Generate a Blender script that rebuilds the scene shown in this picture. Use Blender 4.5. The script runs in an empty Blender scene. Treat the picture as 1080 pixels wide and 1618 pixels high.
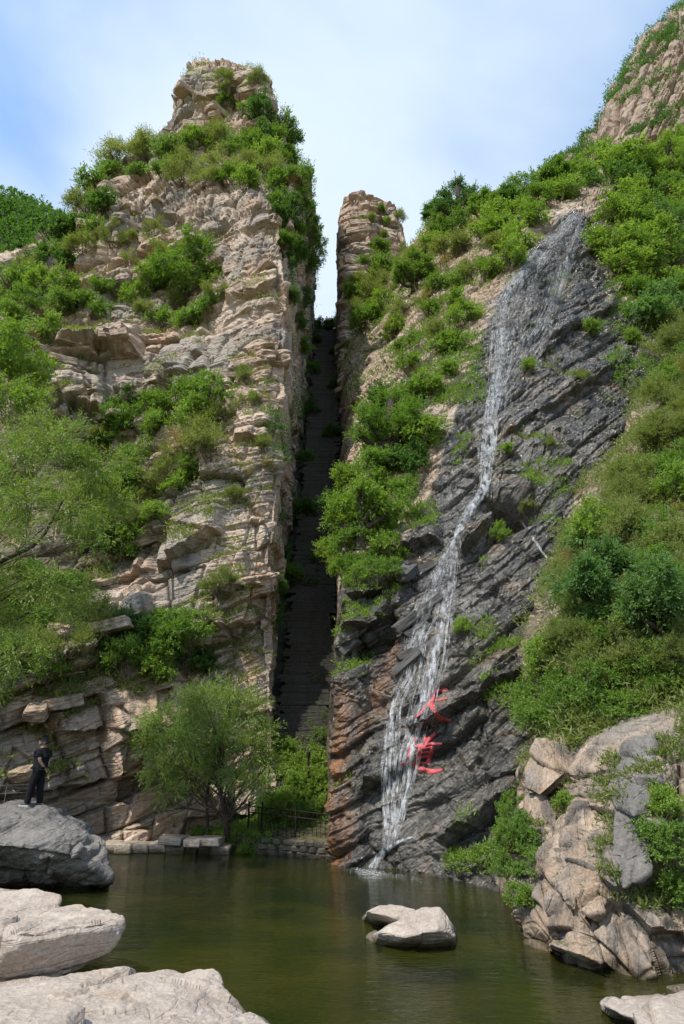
import bpy, bmesh, math, random
import numpy as np
from mathutils import Vector, Matrix, Quaternion

SC = bpy.context.scene
COL = SC.collection
rnd = random.Random(7)

# ------------------------------------------------------------------ camera, sky, sun, exposure
CAM_H, PITCH, FPX = 2.7, math.radians(20.0), 1618 * 24.0 / 36.0
cam_data = bpy.data.cameras.new('camera')
cam_data.lens = 24.0
cam_data.sensor_fit = 'VERTICAL'
cam_data.sensor_height = 36.0
cam_data.sensor_width = 24.0
cam_data.clip_start = 0.05
cam_data.clip_end = 6000.0
camera = bpy.data.objects.new('camera', cam_data)
COL.objects.link(camera)
camera.location = (0, 0, CAM_H)
camera.rotation_euler = (math.radians(90) + PITCH, 0, 0)
SC.camera = camera

SUN_DIR = Vector((-0.40, -0.40, 0.82)).normalized()      # towards the sun
SUN_EL = math.asin(SUN_DIR.z)
SUN_ROT = math.atan2(SUN_DIR.x, SUN_DIR.y)
world = bpy.data.worlds.new('World')
SC.world = world
world.use_nodes = True
wn, wl = world.node_tree.nodes, world.node_tree.links
wn.clear()
w_out = wn.new('ShaderNodeOutputWorld')
w_bg = wn.new('ShaderNodeBackground')
w_bg.inputs['Strength'].default_value = 0.15
w_sky = wn.new('ShaderNodeTexSky')
w_sky.sky_type = 'NISHITA'
w_sky.sun_disc = False
w_sky.sun_elevation = SUN_EL
w_sky.sun_rotation = SUN_ROT
w_sky.altitude = 400
w_sky.air_density = 1.1
w_sky.dust_density = 0.4
w_sky.ozone_density = 1.3
w_tc = wn.new('ShaderNodeTexCoord')
w_map = wn.new('ShaderNodeMapping')
w_map.inputs['Scale'].default_value = (1.0, 1.0, 1.5)
w_map.inputs['Location'].default_value = (0.7, 0.0, 0.1)
w_n = wn.new('ShaderNodeTexNoise')
w_n.inputs['Scale'].default_value = 1.15
w_n.inputs['Detail'].default_value = 7
w_n.inputs['Roughness'].default_value = 0.48
w_n.inputs['Distortion'].default_value = 0.3
w_r = wn.new('ShaderNodeMapRange')
w_r.interpolation_type = 'SMOOTHSTEP'
w_r.inputs['From Min'].default_value = 0.34
w_r.inputs['From Max'].default_value = 0.58
w_r.inputs['To Min'].default_value = 0.14
w_r.inputs['To Max'].default_value = 0.92
w_mix = wn.new('ShaderNodeMix')
w_mix.data_type = 'RGBA'
w_mix.inputs[7].default_value = (3.2, 3.7, 4.1, 1)
wl.new(w_tc.outputs['Generated'], w_map.inputs['Vector'])
wl.new(w_map.outputs['Vector'], w_n.inputs['Vector'])
wl.new(w_n.outputs['Fac'], w_r.inputs['Value'])
wl.new(w_r.outputs['Result'], w_mix.inputs[0])
w_hs = wn.new('ShaderNodeHueSaturation')
w_hs.inputs['Saturation'].default_value = 1.18
w_hs.inputs['Value'].default_value = 1.2
wl.new(w_sky.outputs['Color'], w_hs.inputs['Color'])
wl.new(w_hs.outputs['Color'], w_mix.inputs[6])
wl.new(w_mix.outputs[2], w_bg.inputs['Color'])
wl.new(w_bg.outputs['Background'], w_out.inputs['Surface'])

sun_data = bpy.data.lights.new('sun', 'SUN')
sun_data.energy = 3.1
sun_data.angle = math.radians(0.6)
sun_data.color = (1.0, 0.94, 0.84)
sun = bpy.data.objects.new('sun', sun_data)
COL.objects.link(sun)
sun.rotation_euler = SUN_DIR.to_track_quat('Z', 'Y').to_euler()

SC.view_settings.view_transform = 'Standard'
SC.view_settings.look = 'None'
SC.view_settings.exposure = 0.85
SC.view_settings.gamma = 1.0
SC.view_settings.use_curve_mapping = False
SC.render.engine = 'CYCLES'
SC.cycles.max_bounces = 6
SC.cycles.diffuse_bounces = 3
SC.cycles.glossy_bounces = 3
SC.cycles.transmission_bounces = 4
SC.cycles.transparent_max_bounces = 24
SC.cycles.caustics_reflective = False
SC.cycles.caustics_refractive = False
SC.cycles.use_denoising = True

# ------------------------------------------------------------------ measuring helpers
SP, CP = math.sin(PITCH), math.cos(PITCH)
def ray(px, py):
    xc = (px - 540.0) / FPX
    yc = -(py - 809.0) / FPX
    return Vector((xc, CP - yc * SP, SP + yc * CP))
def W(px, py, Y):
    """point seen at photo pixel (px, py) at forward distance Y metres"""
    r = ray(px, py)
    return Vector((0, 0, CAM_H)) + r * (Y / r.y)
def G(px, py, z=0.0):
    """point seen at photo pixel (px, py) at height z"""
    r = ray(px, py)
    return Vector((0, 0, CAM_H)) + r * ((z - CAM_H) / r.z)
def project(P):
    d = P - np.array([0, 0, CAM_H])
    zc = d[..., 1] * CP + d[..., 2] * SP
    yc = -d[..., 1] * SP + d[..., 2] * CP
    zc = np.maximum(zc, 0.1)
    return 540 + FPX * d[..., 0] / zc, 809 - FPX * yc / zc

# ------------------------------------------------------------------ numpy noise
def _h(ix, iy, iz, seed):
    with np.errstate(over='ignore'):
        n = (ix.astype(np.int64) * 374761393 + iy.astype(np.int64) * 668265263
             + iz.astype(np.int64) * 1274126177 + seed * 974634777)
        n = (n ^ (n >> 13)) & 0x7fffffff
        n = (n * 1274126177) & 0x7fffffffffff
        n = (n ^ (n >> 16)) & 0xffffff
    return n / float(0xffffff)
def vnoise(P, seed=0):
    i = np.floor(P).astype(np.int64)
    f = P - i
    u = f * f * f * (f * (f * 6 - 15) + 10)
    r = 0.0
    for dx in (0, 1):
        wx = u[:, 0] if dx else 1 - u[:, 0]
        for dy in (0, 1):
            wy = u[:, 1] if dy else 1 - u[:, 1]
            for dz in (0, 1):
                wz = u[:, 2] if dz else 1 - u[:, 2]
                r = r + wx * wy * wz * _h(i[:, 0] + dx, i[:, 1] + dy, i[:, 2] + dz, seed)
    return r * 2 - 1
def fbm(P, octs=4, seed=0, gain=0.5):
    a, s, t = 1.0, 0.0, 0.0
    Q = P.copy()
    for k in range(octs):
        s = s + a * vnoise(Q, seed + k * 17)
        t += a
        a *= gain
        Q = Q * 2.03 + 11.7
    return s / t
def ridged(P, octs=4, seed=0):
    a, s, t = 1.0, 0.0, 0.0
    Q = P.copy()
    for k in range(octs):
        s = s + a * (1 - np.abs(vnoise(Q, seed + k * 17)) * 2)
        t += a
        a *= 0.5
        Q = Q * 2.03 + 11.7
    return s / t
def frame_matrix(strike_deg, back_deg):
    """rows: along the bed, across the bed into the hill, normal of the bed"""
    a, b = math.radians(strike_deg), math.radians(back_deg)
    u = Vector((math.cos(a), 0, math.sin(a)))
    w = Vector((-math.sin(a), 0, math.cos(a)))
    v = u.cross(w) * -1
    q = Quaternion(u, b)
    v.rotate(q); w.rotate(q)
    return np.array([u, v, w])
def strata(P, F, size, seed, layer=0.45, cell=0.55, tilt=0.35, crack=0.3, bulge=0.12, warp=.22):
    """offset of bedded, jointed rock: random thickness beds cut by vertical joints"""
    q = P @ F.T
    q = q + warp * np.array(size) * np.stack([fbm(P / (size[0] * 2.2) + 5, 2, seed + 3), fbm(P / (size[0] * 2.2) + 31, 2, seed + 5),
                                              fbm(P / (size[0] * 1.6) + 77, 3, seed + 7) * 1.6], 1)
    q = q / np.array(size)
    wq = q[:, 2] + 0.45 * np.sin(q[:, 2] * 1.7 + 0.6 * np.sin(q[:, 2] * 0.53))
    k = np.floor(wq).astype(np.int64)
    fw = wq - k
    z0 = np.zeros_like(k)
    hl = _h(k, z0, z0, seed + 1)
    uo = q[:, 0] + 7.3 * _h(k, z0 + 3, z0, seed + 2)
    vo = q[:, 1] + 5.1 * _h(k, z0 + 4, z0, seed + 2)
    iu, iv = np.floor(uo).astype(np.int64), np.floor(vo).astype(np.int64)
    f1 = np.full(len(P), 9.0); f2 = np.full(len(P), 9.0)
    cid = np.zeros(len(P)); cu = np.zeros(len(P)); cv = np.zeros(len(P))
    for du in (-1, 0, 1):
        for dv in (-1, 0, 1):
            a, b = iu + du, iv + dv
            fx = a + 0.15 + 0.7 * _h(a, b, k, seed + 11) - uo
            fy = b + 0.15 + 0.7 * _h(a, b, k, seed + 12) - vo
            d = np.sqrt(fx * fx + fy * fy)
            hid = _h(a, b, k, seed + 13)
            m = d < f1
            f2 = np.where(m, f1, np.minimum(f2, d))
            f1 = np.where(m, d, f1)
            cid = np.where(m, hid, cid); cu = np.where(m, fx, cu); cv = np.where(m, fy, cv)
    z = (cid * 8191).astype(np.int64)
    t1, t2, t3 = _h(z, k, z0, seed + 21) - .5, _h(z, k, z0 + 1, seed + 21) - .5, _h(z, k, z0 + 2, seed + 21) - .5
    d = layer * (hl - 0.5) + cell * (cid - 0.5) + tilt * (t1 * cu + t2 * cv + t3 * (fw - .5)) * 2
    edge = np.minimum((f2 - f1) * 1.2, np.minimum(fw, 1 - fw) * 1.0)
    d = d - crack * np.exp(-(edge / 0.055) ** 2)
    d = d + bulge * (1 - (2 * fw - 1) ** 4)
    return d

# ------------------------------------------------------------------ mesh helpers
def mesh_np(name, V, F, mat=None, smooth=False, attrs=None):
    me = bpy.data.meshes.new(name)
    V = np.ascontiguousarray(V, dtype=np.float32)
    n = F.shape[1]
    me.vertices.add(len(V)); me.vertices.foreach_set('co', V.ravel())
    me.loops.add(F.size); me.loops.foreach_set('vertex_index', np.ascontiguousarray(F, dtype=np.int32).ravel())
    me.polygons.add(len(F))
    me.polygons.foreach_set('loop_start', np.arange(0, F.size, n, dtype=np.int32))
    me.polygons.foreach_set('use_smooth', np.full(len(F), smooth, dtype=bool))
    for an, av in (attrs or {}).items():
        at = me.attributes.new(an, 'FLOAT', 'POINT')
        at.data.foreach_set('value', np.ascontiguousarray(av, dtype=np.float32))
    if mat: me.materials.append(mat)
    me.update(calc_edges=True)
    return me
def link(name, me, parent=None):
    o = bpy.data.objects.new(name, me)
    COL.objects.link(o)
    if parent: o.parent = parent
    return o
def tag(o, label=None, cat=None, group=None, kind=None):
    if label: o['label'] = label
    if cat: o['category'] = cat
    if group: o['group'] = group
    if kind: o['kind'] = kind
    return o
def empty(name, loc, rz=0.0):
    o = bpy.data.objects.new(name, None)
    COL.objects.link(o)
    o.location = loc
    o.rotation_euler = (0, 0, rz)
    o.empty_display_size = 0.2
    return o
def catmull(C, counts):
    """C (R, ..., 3) control rows -> dense rows; counts = samples per span"""
    R = len(C)
    out = []
    Pm = np.concatenate([[2 * C[0] - C[1]], C, [2 * C[-1] - C[-2]]])
    for i in range(R - 1):
        p0, p1, p2, p3 = Pm[i], Pm[i + 1], Pm[i + 2], Pm[i + 3]
        n = counts[i]
        for t in np.arange(n) / n:
            out.append(0.5 * (2 * p1 + (p2 - p0) * t + (2 * p0 - 5 * p1 + 4 * p2 - p3) * t * t + (3 * p1 - p0 - 3 * p2 + p3) * t ** 3))
    out.append(C[-1])
    return np.array(out)
def loft(net, px_step=1.7, m_step=0.22, cap=240):
    """net: rows of Vectors -> dense (R, C, 3) grid"""
    C = np.array([[tuple(p) for p in row] for row in net], dtype=float)
    def counts(A):
        x, y = project(A)
        dp = np.hypot(np.diff(x, axis=0), np.diff(y, axis=0))
        dm = np.linalg.norm(np.diff(A, axis=0), axis=2)
        v = np.sqrt((np.minimum(np.median(dp, 1), 700) / px_step) ** 2 + (np.minimum(np.median(dm, 1), 20) / m_step) ** 2 * 0.25)
        return np.clip(v, 3, cap).astype(int)
    cr = counts(C)
    cc = counts(C.transpose(1, 0, 2))
    D = catmull(C, cr)
    D = catmull(D.transpose(1, 0, 2), cc).transpose(1, 0, 2)
    return D
def grid_normals(D, toward=None):
    du = np.gradient(D, axis=1); dv = np.gradient(D, axis=0)
    n = np.cross(du, dv)
    n /= np.maximum(np.linalg.norm(n, axis=2, keepdims=True), 1e-9)
    return n
def grid_faces(R, C, flip=False):
    a = (np.arange(R - 1)[:, None] * C + np.arange(C - 1)[None]).ravel()
    f = np.stack([a, a + 1, a + 1 + C, a + C], 1)
    return f[:, ::-1] if flip else f
def sstep(a, b, x):
    t = np.clip((x - a) / (b - a), 0, 1)
    return t * t * (3 - 2 * t)
def ledge_field(px, py, lines):
    """lines: (points, push metres, height px, (fade)) - the rock above a line stands out over the rock below it"""
    out = np.zeros_like(px)
    for pts, push, hpx in lines:
        xs = np.array([p[0] for p in pts], float); ys = np.array([p[1] for p in pts], float)
        ly = np.interp(px, xs, ys)
        up = ly - py + 2.5 * np.sin(px * 0.11) + 1.5 * np.sin(px * 0.31 + 1)
        m = (up > 0) * np.clip(1 - up / hpx, 0, 1) ** 0.8
        m = m * sstep(xs[0], xs[0] + 14, px) * (1 - sstep(xs[-1] - 14, xs[-1], px))
        out += push * m
    return out
def inpoly(px, py, poly):
    r = np.zeros(px.shape, bool)
    n = len(poly)
    for i in range(n):
        x0, y0 = poly[i]; x1, y1 = poly[(i + 1) % n]
        c = ((y0 > py) != (y1 > py)) & (px < (x1 - x0) * (py - y0) / ((y1 - y0) or 1e-9) + x0)
        r ^= c
    return r
# ------------------------------------------------------------------ materials
class NT:
    def __init__(s, name):
        s.m = bpy.data.materials.new(name); s.m.use_nodes = True
        s.n, s.l = s.m.node_tree.nodes, s.m.node_tree.links
        s.n.clear()
        s.out = s.n.new('ShaderNodeOutputMaterial')
    def node(s, t, **kw):
        x = s.n.new(t)
        for k, v in kw.items():
            if k.startswith('i_'):
                x.inputs[k[2:].replace('_', ' ')].default_value = v
            else: setattr(x, k, v)
        return x
    def pos(s):
        if not hasattr(s, '_p'):
            s._p = s.node('ShaderNodeTexCoord').outputs['Object']
        return s._p
    def mapped(s, scale=(1, 1, 1), rot=(0, 0, 0), loc=(0, 0, 0)):
        m = s.node('ShaderNodeMapping')
        m.inputs['Scale'].default_value = scale; m.inputs['Rotation'].default_value = rot; m.inputs['Location'].default_value = loc
        s.l.new(s.pos(), m.inputs['Vector'])
        return m.outputs['Vector']
    def noise(s, vec, scale, detail=5, rough=0.55, dist=0.0):
        x = s.node('ShaderNodeTexNoise')
        x.inputs['Scale'].default_value = scale; x.inputs['Detail'].default_value = detail
        x.inputs['Roughness'].default_value = rough; x.inputs['Distortion'].default_value = dist
        s.l.new(vec, x.inputs['Vector'])
        return x.outputs['Fac']
    def ramp(s, v, a, b, lo=0.0, hi=1.0):
        x = s.node('ShaderNodeMapRange', interpolation_type='SMOOTHSTEP')
        x.inputs['From Min'].default_value = a; x.inputs['From Max'].default_value = b
        x.inputs['To Min'].default_value = lo; x.inputs['To Max'].default_value = hi
        s.l.new(v, x.inputs['Value'])
        return x.outputs['Result']
    def math(s, op, a, b=None):
        x = s.node('ShaderNodeMath', operation=op)
        for i, v in enumerate((a, b)):
            if v is None: continue
            if isinstance(v, (int, float)): x.inputs[i].default_value = v
            else: s.l.new(v, x.inputs[i])
        return x.outputs[0]
    def mix(s, f, a, b, mode='MIX'):
        x = s.node('ShaderNodeMix', data_type='RGBA', blend_type=mode)
        for i, v in ((0, f), (6, a), (7, b)):
            if isinstance(v, (int, float)): x.inputs[i].default_value = v
            elif isinstance(v, tuple): x.inputs[i].default_value = (*v, 1.0)
            else: s.l.new(v, x.inputs[i])
        return x.outputs[2]
    def attr(s, name):
        return s.node('ShaderNodeAttribute', attribute_name=name).outputs['Fac']
    def bump(s, h, strength, dist, normal=None):
        x = s.node('ShaderNodeBump')
        x.inputs['Strength'].default_value = strength; x.inputs['Distance'].default_value = dist
        s.l.new(h, x.inputs['Height'])
        if normal: s.l.new(normal, x.inputs['Normal'])
        return x.outputs['Normal']
    def bsdf(s, col, rough=0.8, normal=None, spec=0.3):
        b = s.node('ShaderNodeBsdfPrincipled')
        for nm, v in (('Base Color', col), ('Roughness', rough), ('Specular IOR Level', spec), ('Normal', normal)):
            if v is None: continue
            if isinstance(v, (int, float)): b.inputs[nm].default_value = v
            elif isinstance(v, tuple): b.inputs[nm].default_value = (*v, 1.0)
            else: s.l.new(v, b.inputs[nm])
        s.l.new(b.outputs[0], s.out.inputs['Surface'])
        return b
def simple(name, col, rough=0.7, spec=0.3, var=0.25, scale=8.0, bump=0.0):
    t = NT(name)
    n = t.noise(t.mapped(), scale)
    c = t.mix(t.ramp(n, .3, .7), tuple(x * (1 - var) for x in col), tuple(min(1, x * (1 + var)) for x in col))
    nm = t.bump(n, 0.6, bump) if bump else None
    t.bsdf(c, rough, nm, spec)
    return t.m
def rock_mat(name, base, light, dark, rust, dip=0.0, dip_band=1.0, scale=1.0, wet_attr=False, soil=True, rust_amt=0.5, dark_amt=0.6, lichen=(0.30, 0.29, 0.26), bump=1.0, crackd=.4, grey=None, dark_lo=.52):
    t = NT(name)
    p0 = t.mapped((scale,) * 3)
    rot = t.mapped((1, 1, 1), (0, math.radians(dip), 0))
    bm_ = t.node('ShaderNodeMapping'); bm_.inputs['Scale'].default_value = (0.35 * scale, 0.35 * scale, 2.6 * scale); t.l.new(rot, bm_.inputs['Vector'])
    bed = bm_.outputs['Vector']
    vert = t.mapped((1.3 * scale, 1.3 * scale, 0.16 * scale))
    nA = t.noise(p0, 0.28, 6, 0.6, 0.6)
    nB = t.noise(bed, 0.9, 7, 0.65, 0.4)
    nC = t.noise(p0, 2.4, 8, 0.7)
    nV = t.noise(vert, 0.8, 6, 0.65)
    nR = t.noise(t.mapped((scale, scale, scale * 1.4), loc=(31, 7, 3)), 0.45, 6, 0.62, 0.8)
    c = t.mix(t.ramp(nA, .35, .65), base, light)
    if grey:
        nG = t.noise(t.mapped((scale, scale, scale), loc=(5, 17, 2)), .17, 5, .6, .5)
        c = t.mix(t.ramp(nG, .46, .6, 0, .75), c, grey)
    c = t.mix(t.ramp(nB, .45, .75, 0, dip_band * .75), c, tuple(x * .62 for x in base))
    c = t.mix(t.ramp(nC, .5, .72, 0, .55), c, lichen)
    c = t.mix(t.ramp(nR, .54, .72, 0, rust_amt), c, rust)
    c = t.mix(t.ramp(nV, dark_lo, dark_lo + .2, 0, dark_amt), c, dark)
    fine = t.noise(p0, 11.0, 6, 0.7)
    c = t.mix(0.75, c, t.mix(t.ramp(fine, .25, .75), (0.62, 0.62, 0.62), (1.28, 1.26, 1.24)), 'MULTIPLY')
    gz = t.node('ShaderNodeNewGeometry'); sz = t.node('ShaderNodeSeparateXYZ'); t.l.new(gz.outputs['Position'], sz.inputs[0])
    band = t.ramp(t.math('ADD', sz.outputs['Z'], t.math('MULTIPLY', t.math('SUBTRACT', nC, .5), .25)), .05, .17, 1.0, 0.0)
    c = t.mix(t.math('MULTIPLY', band, .88), c, t.mix(1.0, c, (.30, .29, .22), 'MULTIPLY'))
    rough = t.math('SUBTRACT', .85, t.math('MULTIPLY', band, .5))
    spec = 0.25
    if soil:
        g = t.node('ShaderNodeNewGeometry')
        sx = t.node('ShaderNodeSeparateXYZ')
        t.l.new(g.outputs['True Normal'], sx.inputs[0])
        up = t.math('ADD', sx.outputs['Z'], t.math('MULTIPLY', t.math('SUBTRACT', nC, 0.5), 0.9))
        veg = t.attr('veg')
        up = t.math('ADD', up, t.math('MULTIPLY', veg, 0.9))
        sm = t.ramp(up, .82, 1.05, 0, .85)
        soilc = t.mix(t.ramp(fine, .35, .65), (0.045, 0.06, 0.02), (0.13, 0.115, 0.06))
        c = t.mix(sm, c, soilc)
    b1 = t.noise(p0, 3.5, 9, 0.68)
    vor = t.node('ShaderNodeTexVoronoi', feature='DISTANCE_TO_EDGE')
    vor.inputs['Scale'].default_value = 1.1
    vd = t.node('ShaderNodeMixRGB')
    cr = t.node('ShaderNodeVectorMath', operation='ADD')
    sc = t.node('ShaderNodeVectorMath', operation='SCALE')
    nz = t.node('ShaderNodeTexNoise'); nz.inputs['Scale'].default_value = 0.9; nz.inputs['Detail'].default_value = 4
    t.l.new(bed, nz.inputs['Vector']); t.l.new(nz.outputs['Color'], sc.inputs[0]); sc.inputs['Scale'].default_value = 0.9
    t.l.new(bed, cr.inputs[0]); t.l.new(sc.outputs[0], cr.inputs[1]); t.l.new(cr.outputs[0], vor.inputs['Vector'])
    t.n.remove(vd)
    crack = t.ramp(vor.outputs['Distance'], 0.0, 0.05)
    h = t.math('ADD', t.math('MULTIPLY', b1, 1.0), t.math('MULTIPLY', crack, 0.25))
    h = t.math('ADD', h, t.math('MULTIPLY', t.noise(bed, 4.0, 6, 0.6), 0.5))
    c = t.mix(t.ramp(vor.outputs['Distance'], 0.0, 0.018, crackd, 0.0), c, tuple(x * 0.35 for x in dark))
    nrm = t.bump(h, 0.75 * bump, 0.14 / scale)
    if wet_attr: nrm = t.bump(t.noise(bed, 7.0, 5, .7), .8, .06, nrm)
    if wet_attr:
        wet = t.attr('wet')
        wm = t.ramp(t.math('ADD', wet, t.math('MULTIPLY', t.math('SUBTRACT', nB, .5), .7)), .25, .6)
        wc = t.mix(t.ramp(nA, .35, .7), (0.048, 0.042, 0.035), (0.135, 0.121, 0.102))
        wc = t.mix(t.ramp(nR, .52, .68, 0, .7), wc, (0.20, 0.145, 0.095))
        wc = t.mix(t.ramp(nC, .52, .74, 0, .7), wc, (0.22, 0.21, 0.195))
        wc = t.mix(t.ramp(nB, .48, .66, 0, .75), wc, (0.030, 0.029, 0.028))
        wc = t.mix(0.85, wc, t.mix(t.ramp(fine, .25, .75), (0.42, 0.42, 0.42), (1.6, 1.6, 1.6)), 'MULTIPLY')
        spk = t.noise(bed, 5.0, 6, .75)
        wc = t.mix(t.ramp(spk, .58, .70, 0, .7), wc, (0.28, 0.27, 0.25))
        wc = t.mix(t.ramp(spk, .34, .48, .9, 0), wc, (0.022, 0.021, 0.020))
        mossm = t.ramp(t.noise(t.mapped((1, 1, 1), loc=(3, 3, 9)), 0.55, 8, 0.7), .56, .66, 0, .65)
        wc = t.mix(mossm, wc, (0.07, 0.075, 0.02))
        c = t.mix(wm, c, wc)
        rust2 = t.attr('rust')
        c = t.mix(t.math('MULTIPLY', rust2, t.ramp(nV, .38, .6)), c, (0.24, 0.11, 0.045))
        rg = t.ramp(nC, .35, .65, .07, .28)
        mr = t.node('ShaderNodeMix', data_type='FLOAT')
        t.l.new(wm, mr.inputs[0]); mr.inputs[2].default_value = 0.85; t.l.new(rg, mr.inputs[3])
        rough = mr.outputs[0]
        ms = t.node('ShaderNodeMix', data_type='FLOAT')
        t.l.new(wm, ms.inputs[0]); ms.inputs[2].default_value = 0.25; ms.inputs[3].default_value = 0.7
        spec = ms.outputs[0]
    t.bsdf(c, rough, nrm, spec)
    return t.m
TAN, TANL, TAND, RUST = (0.43, 0.31, 0.228), (0.55, 0.445, 0.36), (0.115, 0.105, 0.095), (0.34, 0.17, 0.065)
M = {}
M['tan_rock'] = rock_mat('tan_rock', TAN, TANL, TAND, RUST, dip=11, grey=(0.24, 0.225, 0.205), dark_amt=.75, crackd=.5)
M['right_rock'] = rock_mat('waterfall_rock', TAN, TANL, TAND, RUST, dip=36, wet_attr=True)
M['crag_rock'] = rock_mat('crag_rock', (0.31, 0.225, 0.165), (0.38, 0.30, 0.235), (0.10, 0.095, 0.08), RUST, dip=60, soil=True, dark_amt=.8)
M['bank_rock'] = rock_mat('bank_rock', (0.30, 0.215, 0.15), (0.42, 0.335, 0.26), (0.085, 0.08, 0.075), (0.34, 0.18, 0.08), dip=75, scale=1.8, rust_amt=.75, dark_amt=.9, dark_lo=.45, crackd=.15, grey=(0.17, 0.165, 0.155), lichen=(0.25, 0.245, 0.23))
M['pale_stone'] = rock_mat('pale_stone', (0.36, 0.30, 0.25), (0.45, 0.39, 0.335), (0.20, 0.165, 0.14), (0.36, 0.23, 0.13), dip=8, scale=2.2, soil=False, rust_amt=.4, dark_amt=.35, dip_band=.5, lichen=(0.33, 0.305, 0.275), bump=.9, crackd=.08)
M['grey_stone'] = rock_mat('grey_stone', (0.145, 0.135, 0.125), (0.21, 0.195, 0.18), (0.055, 0.053, 0.05), (0.15, 0.115, 0.085), dip=25, scale=1.6, soil=False, rust_amt=.3, dark_amt=.5, lichen=(0.18, 0.175, 0.168), bump=1.0, crackd=.15)
M['wet_slab'] = rock_mat('wet_slab', (0.07, 0.068, 0.065), (0.15, 0.145, 0.14), (0.035, 0.034, 0.033), (0.13, 0.085, 0.05), scale=1.5, soil=False, rust_amt=.3, lichen=(.24, .23, .22))
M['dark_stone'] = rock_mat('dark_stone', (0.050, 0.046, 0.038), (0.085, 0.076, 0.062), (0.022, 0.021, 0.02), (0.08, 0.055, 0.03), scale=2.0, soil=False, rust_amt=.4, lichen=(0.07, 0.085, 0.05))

# ------------------------------------------------------------------ cliffs and slopes
def build_terrain(name, net, mat, disp, label, px_step=1.7, m_step=0.22, smooth=False, attrs=None, kind='structure', cat=None):
    D = loft(net, px_step, m_step)
    N = grid_normals(D)
    cen = D - np.array([0, 0, CAM_H])
    flip = np.mean(np.sum(N * cen, 2)) > 0
    if flip: N = -N
    R, C = D.shape[:2]
    P, n = D.reshape(-1, 3), N.reshape(-1, 3)
    px, py = project(P)
    P2 = disp(P.copy(), n, px, py)
    # where a ledge stretches the sheet, even it out sideways so that undersides read as broken rock, not as combs
    g2, g1 = P2.reshape(R, C, 3), D
    r0 = np.linalg.norm(np.diff(g1, axis=0), axis=2); r1 = np.linalg.norm(np.diff(g2, axis=0), axis=2)
    wgt = sstep(1.5, 3.0, r1 / np.maximum(r0, 1e-4))
    wv = np.zeros((R, C)); wv[:-1] = wgt; wv[1:] = np.maximum(wv[1:], wgt)
    wv = (wv * .85)[..., None]
    for _ in range(4):
        av = g2.copy(); av[:, 1:-1] = .25 * g2[:, :-2] + .5 * g2[:, 1:-1] + .25 * g2[:, 2:]
        g2 = g2 * (1 - wv) + av * wv
    P2 = g2.reshape(-1, 3)
    A = attrs(P2, px, py) if attrs else {}
    if 'veg' not in A: A['veg'] = np.zeros(len(P2))
    F = grid_faces(R, C, flip)
    o = link(name, mesh_np(name, P2, F, mat, smooth, A))
    tag(o, label, cat, kind=kind)
    return o
F_LEFT = frame_matrix(11, 8)
F_RIGHT = frame_matrix(36, 12)
F_FAR = frame_matrix(6, 5)

def disp_left(P, n, px, py):
    hz = n.copy(); hz[:, 2] *= 0.35
    hz /= np.maximum(np.linalg.norm(hz, axis=1, keepdims=True), 1e-6)
    face = sstep(0.1, 0.55, -n[:, 1])
    mod = sstep(-.25, .35, fbm(P / 3.6, 3, 44))
    pil = np.exp(-((px - 395) / 60) ** 2)
    P0 = P
    P = P.copy(); P[:, 2] -= .26 * (P[:, 0] + 5) * sstep(680, 960, py)     # beds steepen towards the foot
    s = (1.0 - .65 * pil) * fbm(P / 5.5, 3, 3)
    s += strata(P, F_LEFT, (3.4, 3.0, 1.6), 50, .28, .85, .60, .24, .04, .12) * (1 - .45 * pil)
    s += strata(P, F_LEFT, (1.5, 1.3, .55), 90, .12, .30, .32, .11, .02, .12) * (.35 + .8 * mod) * (1 - .6 * pil)
    s += strata(P, F_LEFT, (2.0, 1.6, .20), 93, .08, .07, .05, .05, .02, .12) * np.maximum(mod, pil)
    s += strata(P, F_LEFT2, (2.0, 1.8, 1.7), 95, .10, .42, .40, .12, .0, .12) * (1.0 - .55 * mod) * (1 - .3 * pil)
    s += 0.10 * ridged(P / 0.9, 4, 8) + 0.04 * fbm(P / .22, 2, 4) - .2
    s *= (.42 + .58 * face) * (1 - .75 * sstep(.45, .8, n[:, 2]))
    s += ledge_field(px, py, LEDGES_L) * (face > .3)
    return P0 + hz * s[:, None]
F_LEFT2 = frame_matrix(76, 14)
LEDGES_L = [
    ([(-60, 1262), (0, 1256), (90, 1246), (150, 1234), (215, 1226), (290, 1206), (345, 1196)], .8, 120),
    ([(80, 1160), (150, 1150), (215, 1152), (250, 1128)], .7, 60),
    ([(75, 1060), (140, 1035), (210, 985), (240, 960)], 1.0, 75),
    ([(240, 890), (275, 893), (300, 872), (358, 836)], 1.0, 65),
    ([(200, 905), (240, 893)], .6, 40),
    ([(10, 680), (60, 660), (120, 640), (180, 668)], 1.2, 60),
    ([(90, 560), (160, 556), (230, 570)], 1.2, 50),
    ([(330, 945), (360, 940), (415, 925)], .5, 30),
    ([(300, 1000), (415, 985)], .5, 45),
    ([(365, 700), (430, 690)], .6, 45),
    ([(355, 480), (400, 462), (445, 440)], .7, 35),
    ([(110, 440), (160, 446), (230, 450)], .5, 40),
]
def gw(x, y, z): return Vector((x, y, z))
def zrow(py, Y): return W(440, py, Y).z
L_rows = []
def Lrow(pys, spec, wall_z):
    """spec: list of (px, py, Y); then the two points of the gorge wall"""
    r = [W(*s) for s in spec]
    r.append(r[-1] + Vector((.12, .9, 0)))
    r += [gw(-3.05, 36, wall_z[0]), gw(-2.95, 46, wall_z[1]), gw(-2.9, 60, wall_z[2])]
    L_rows.append(r)
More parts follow.
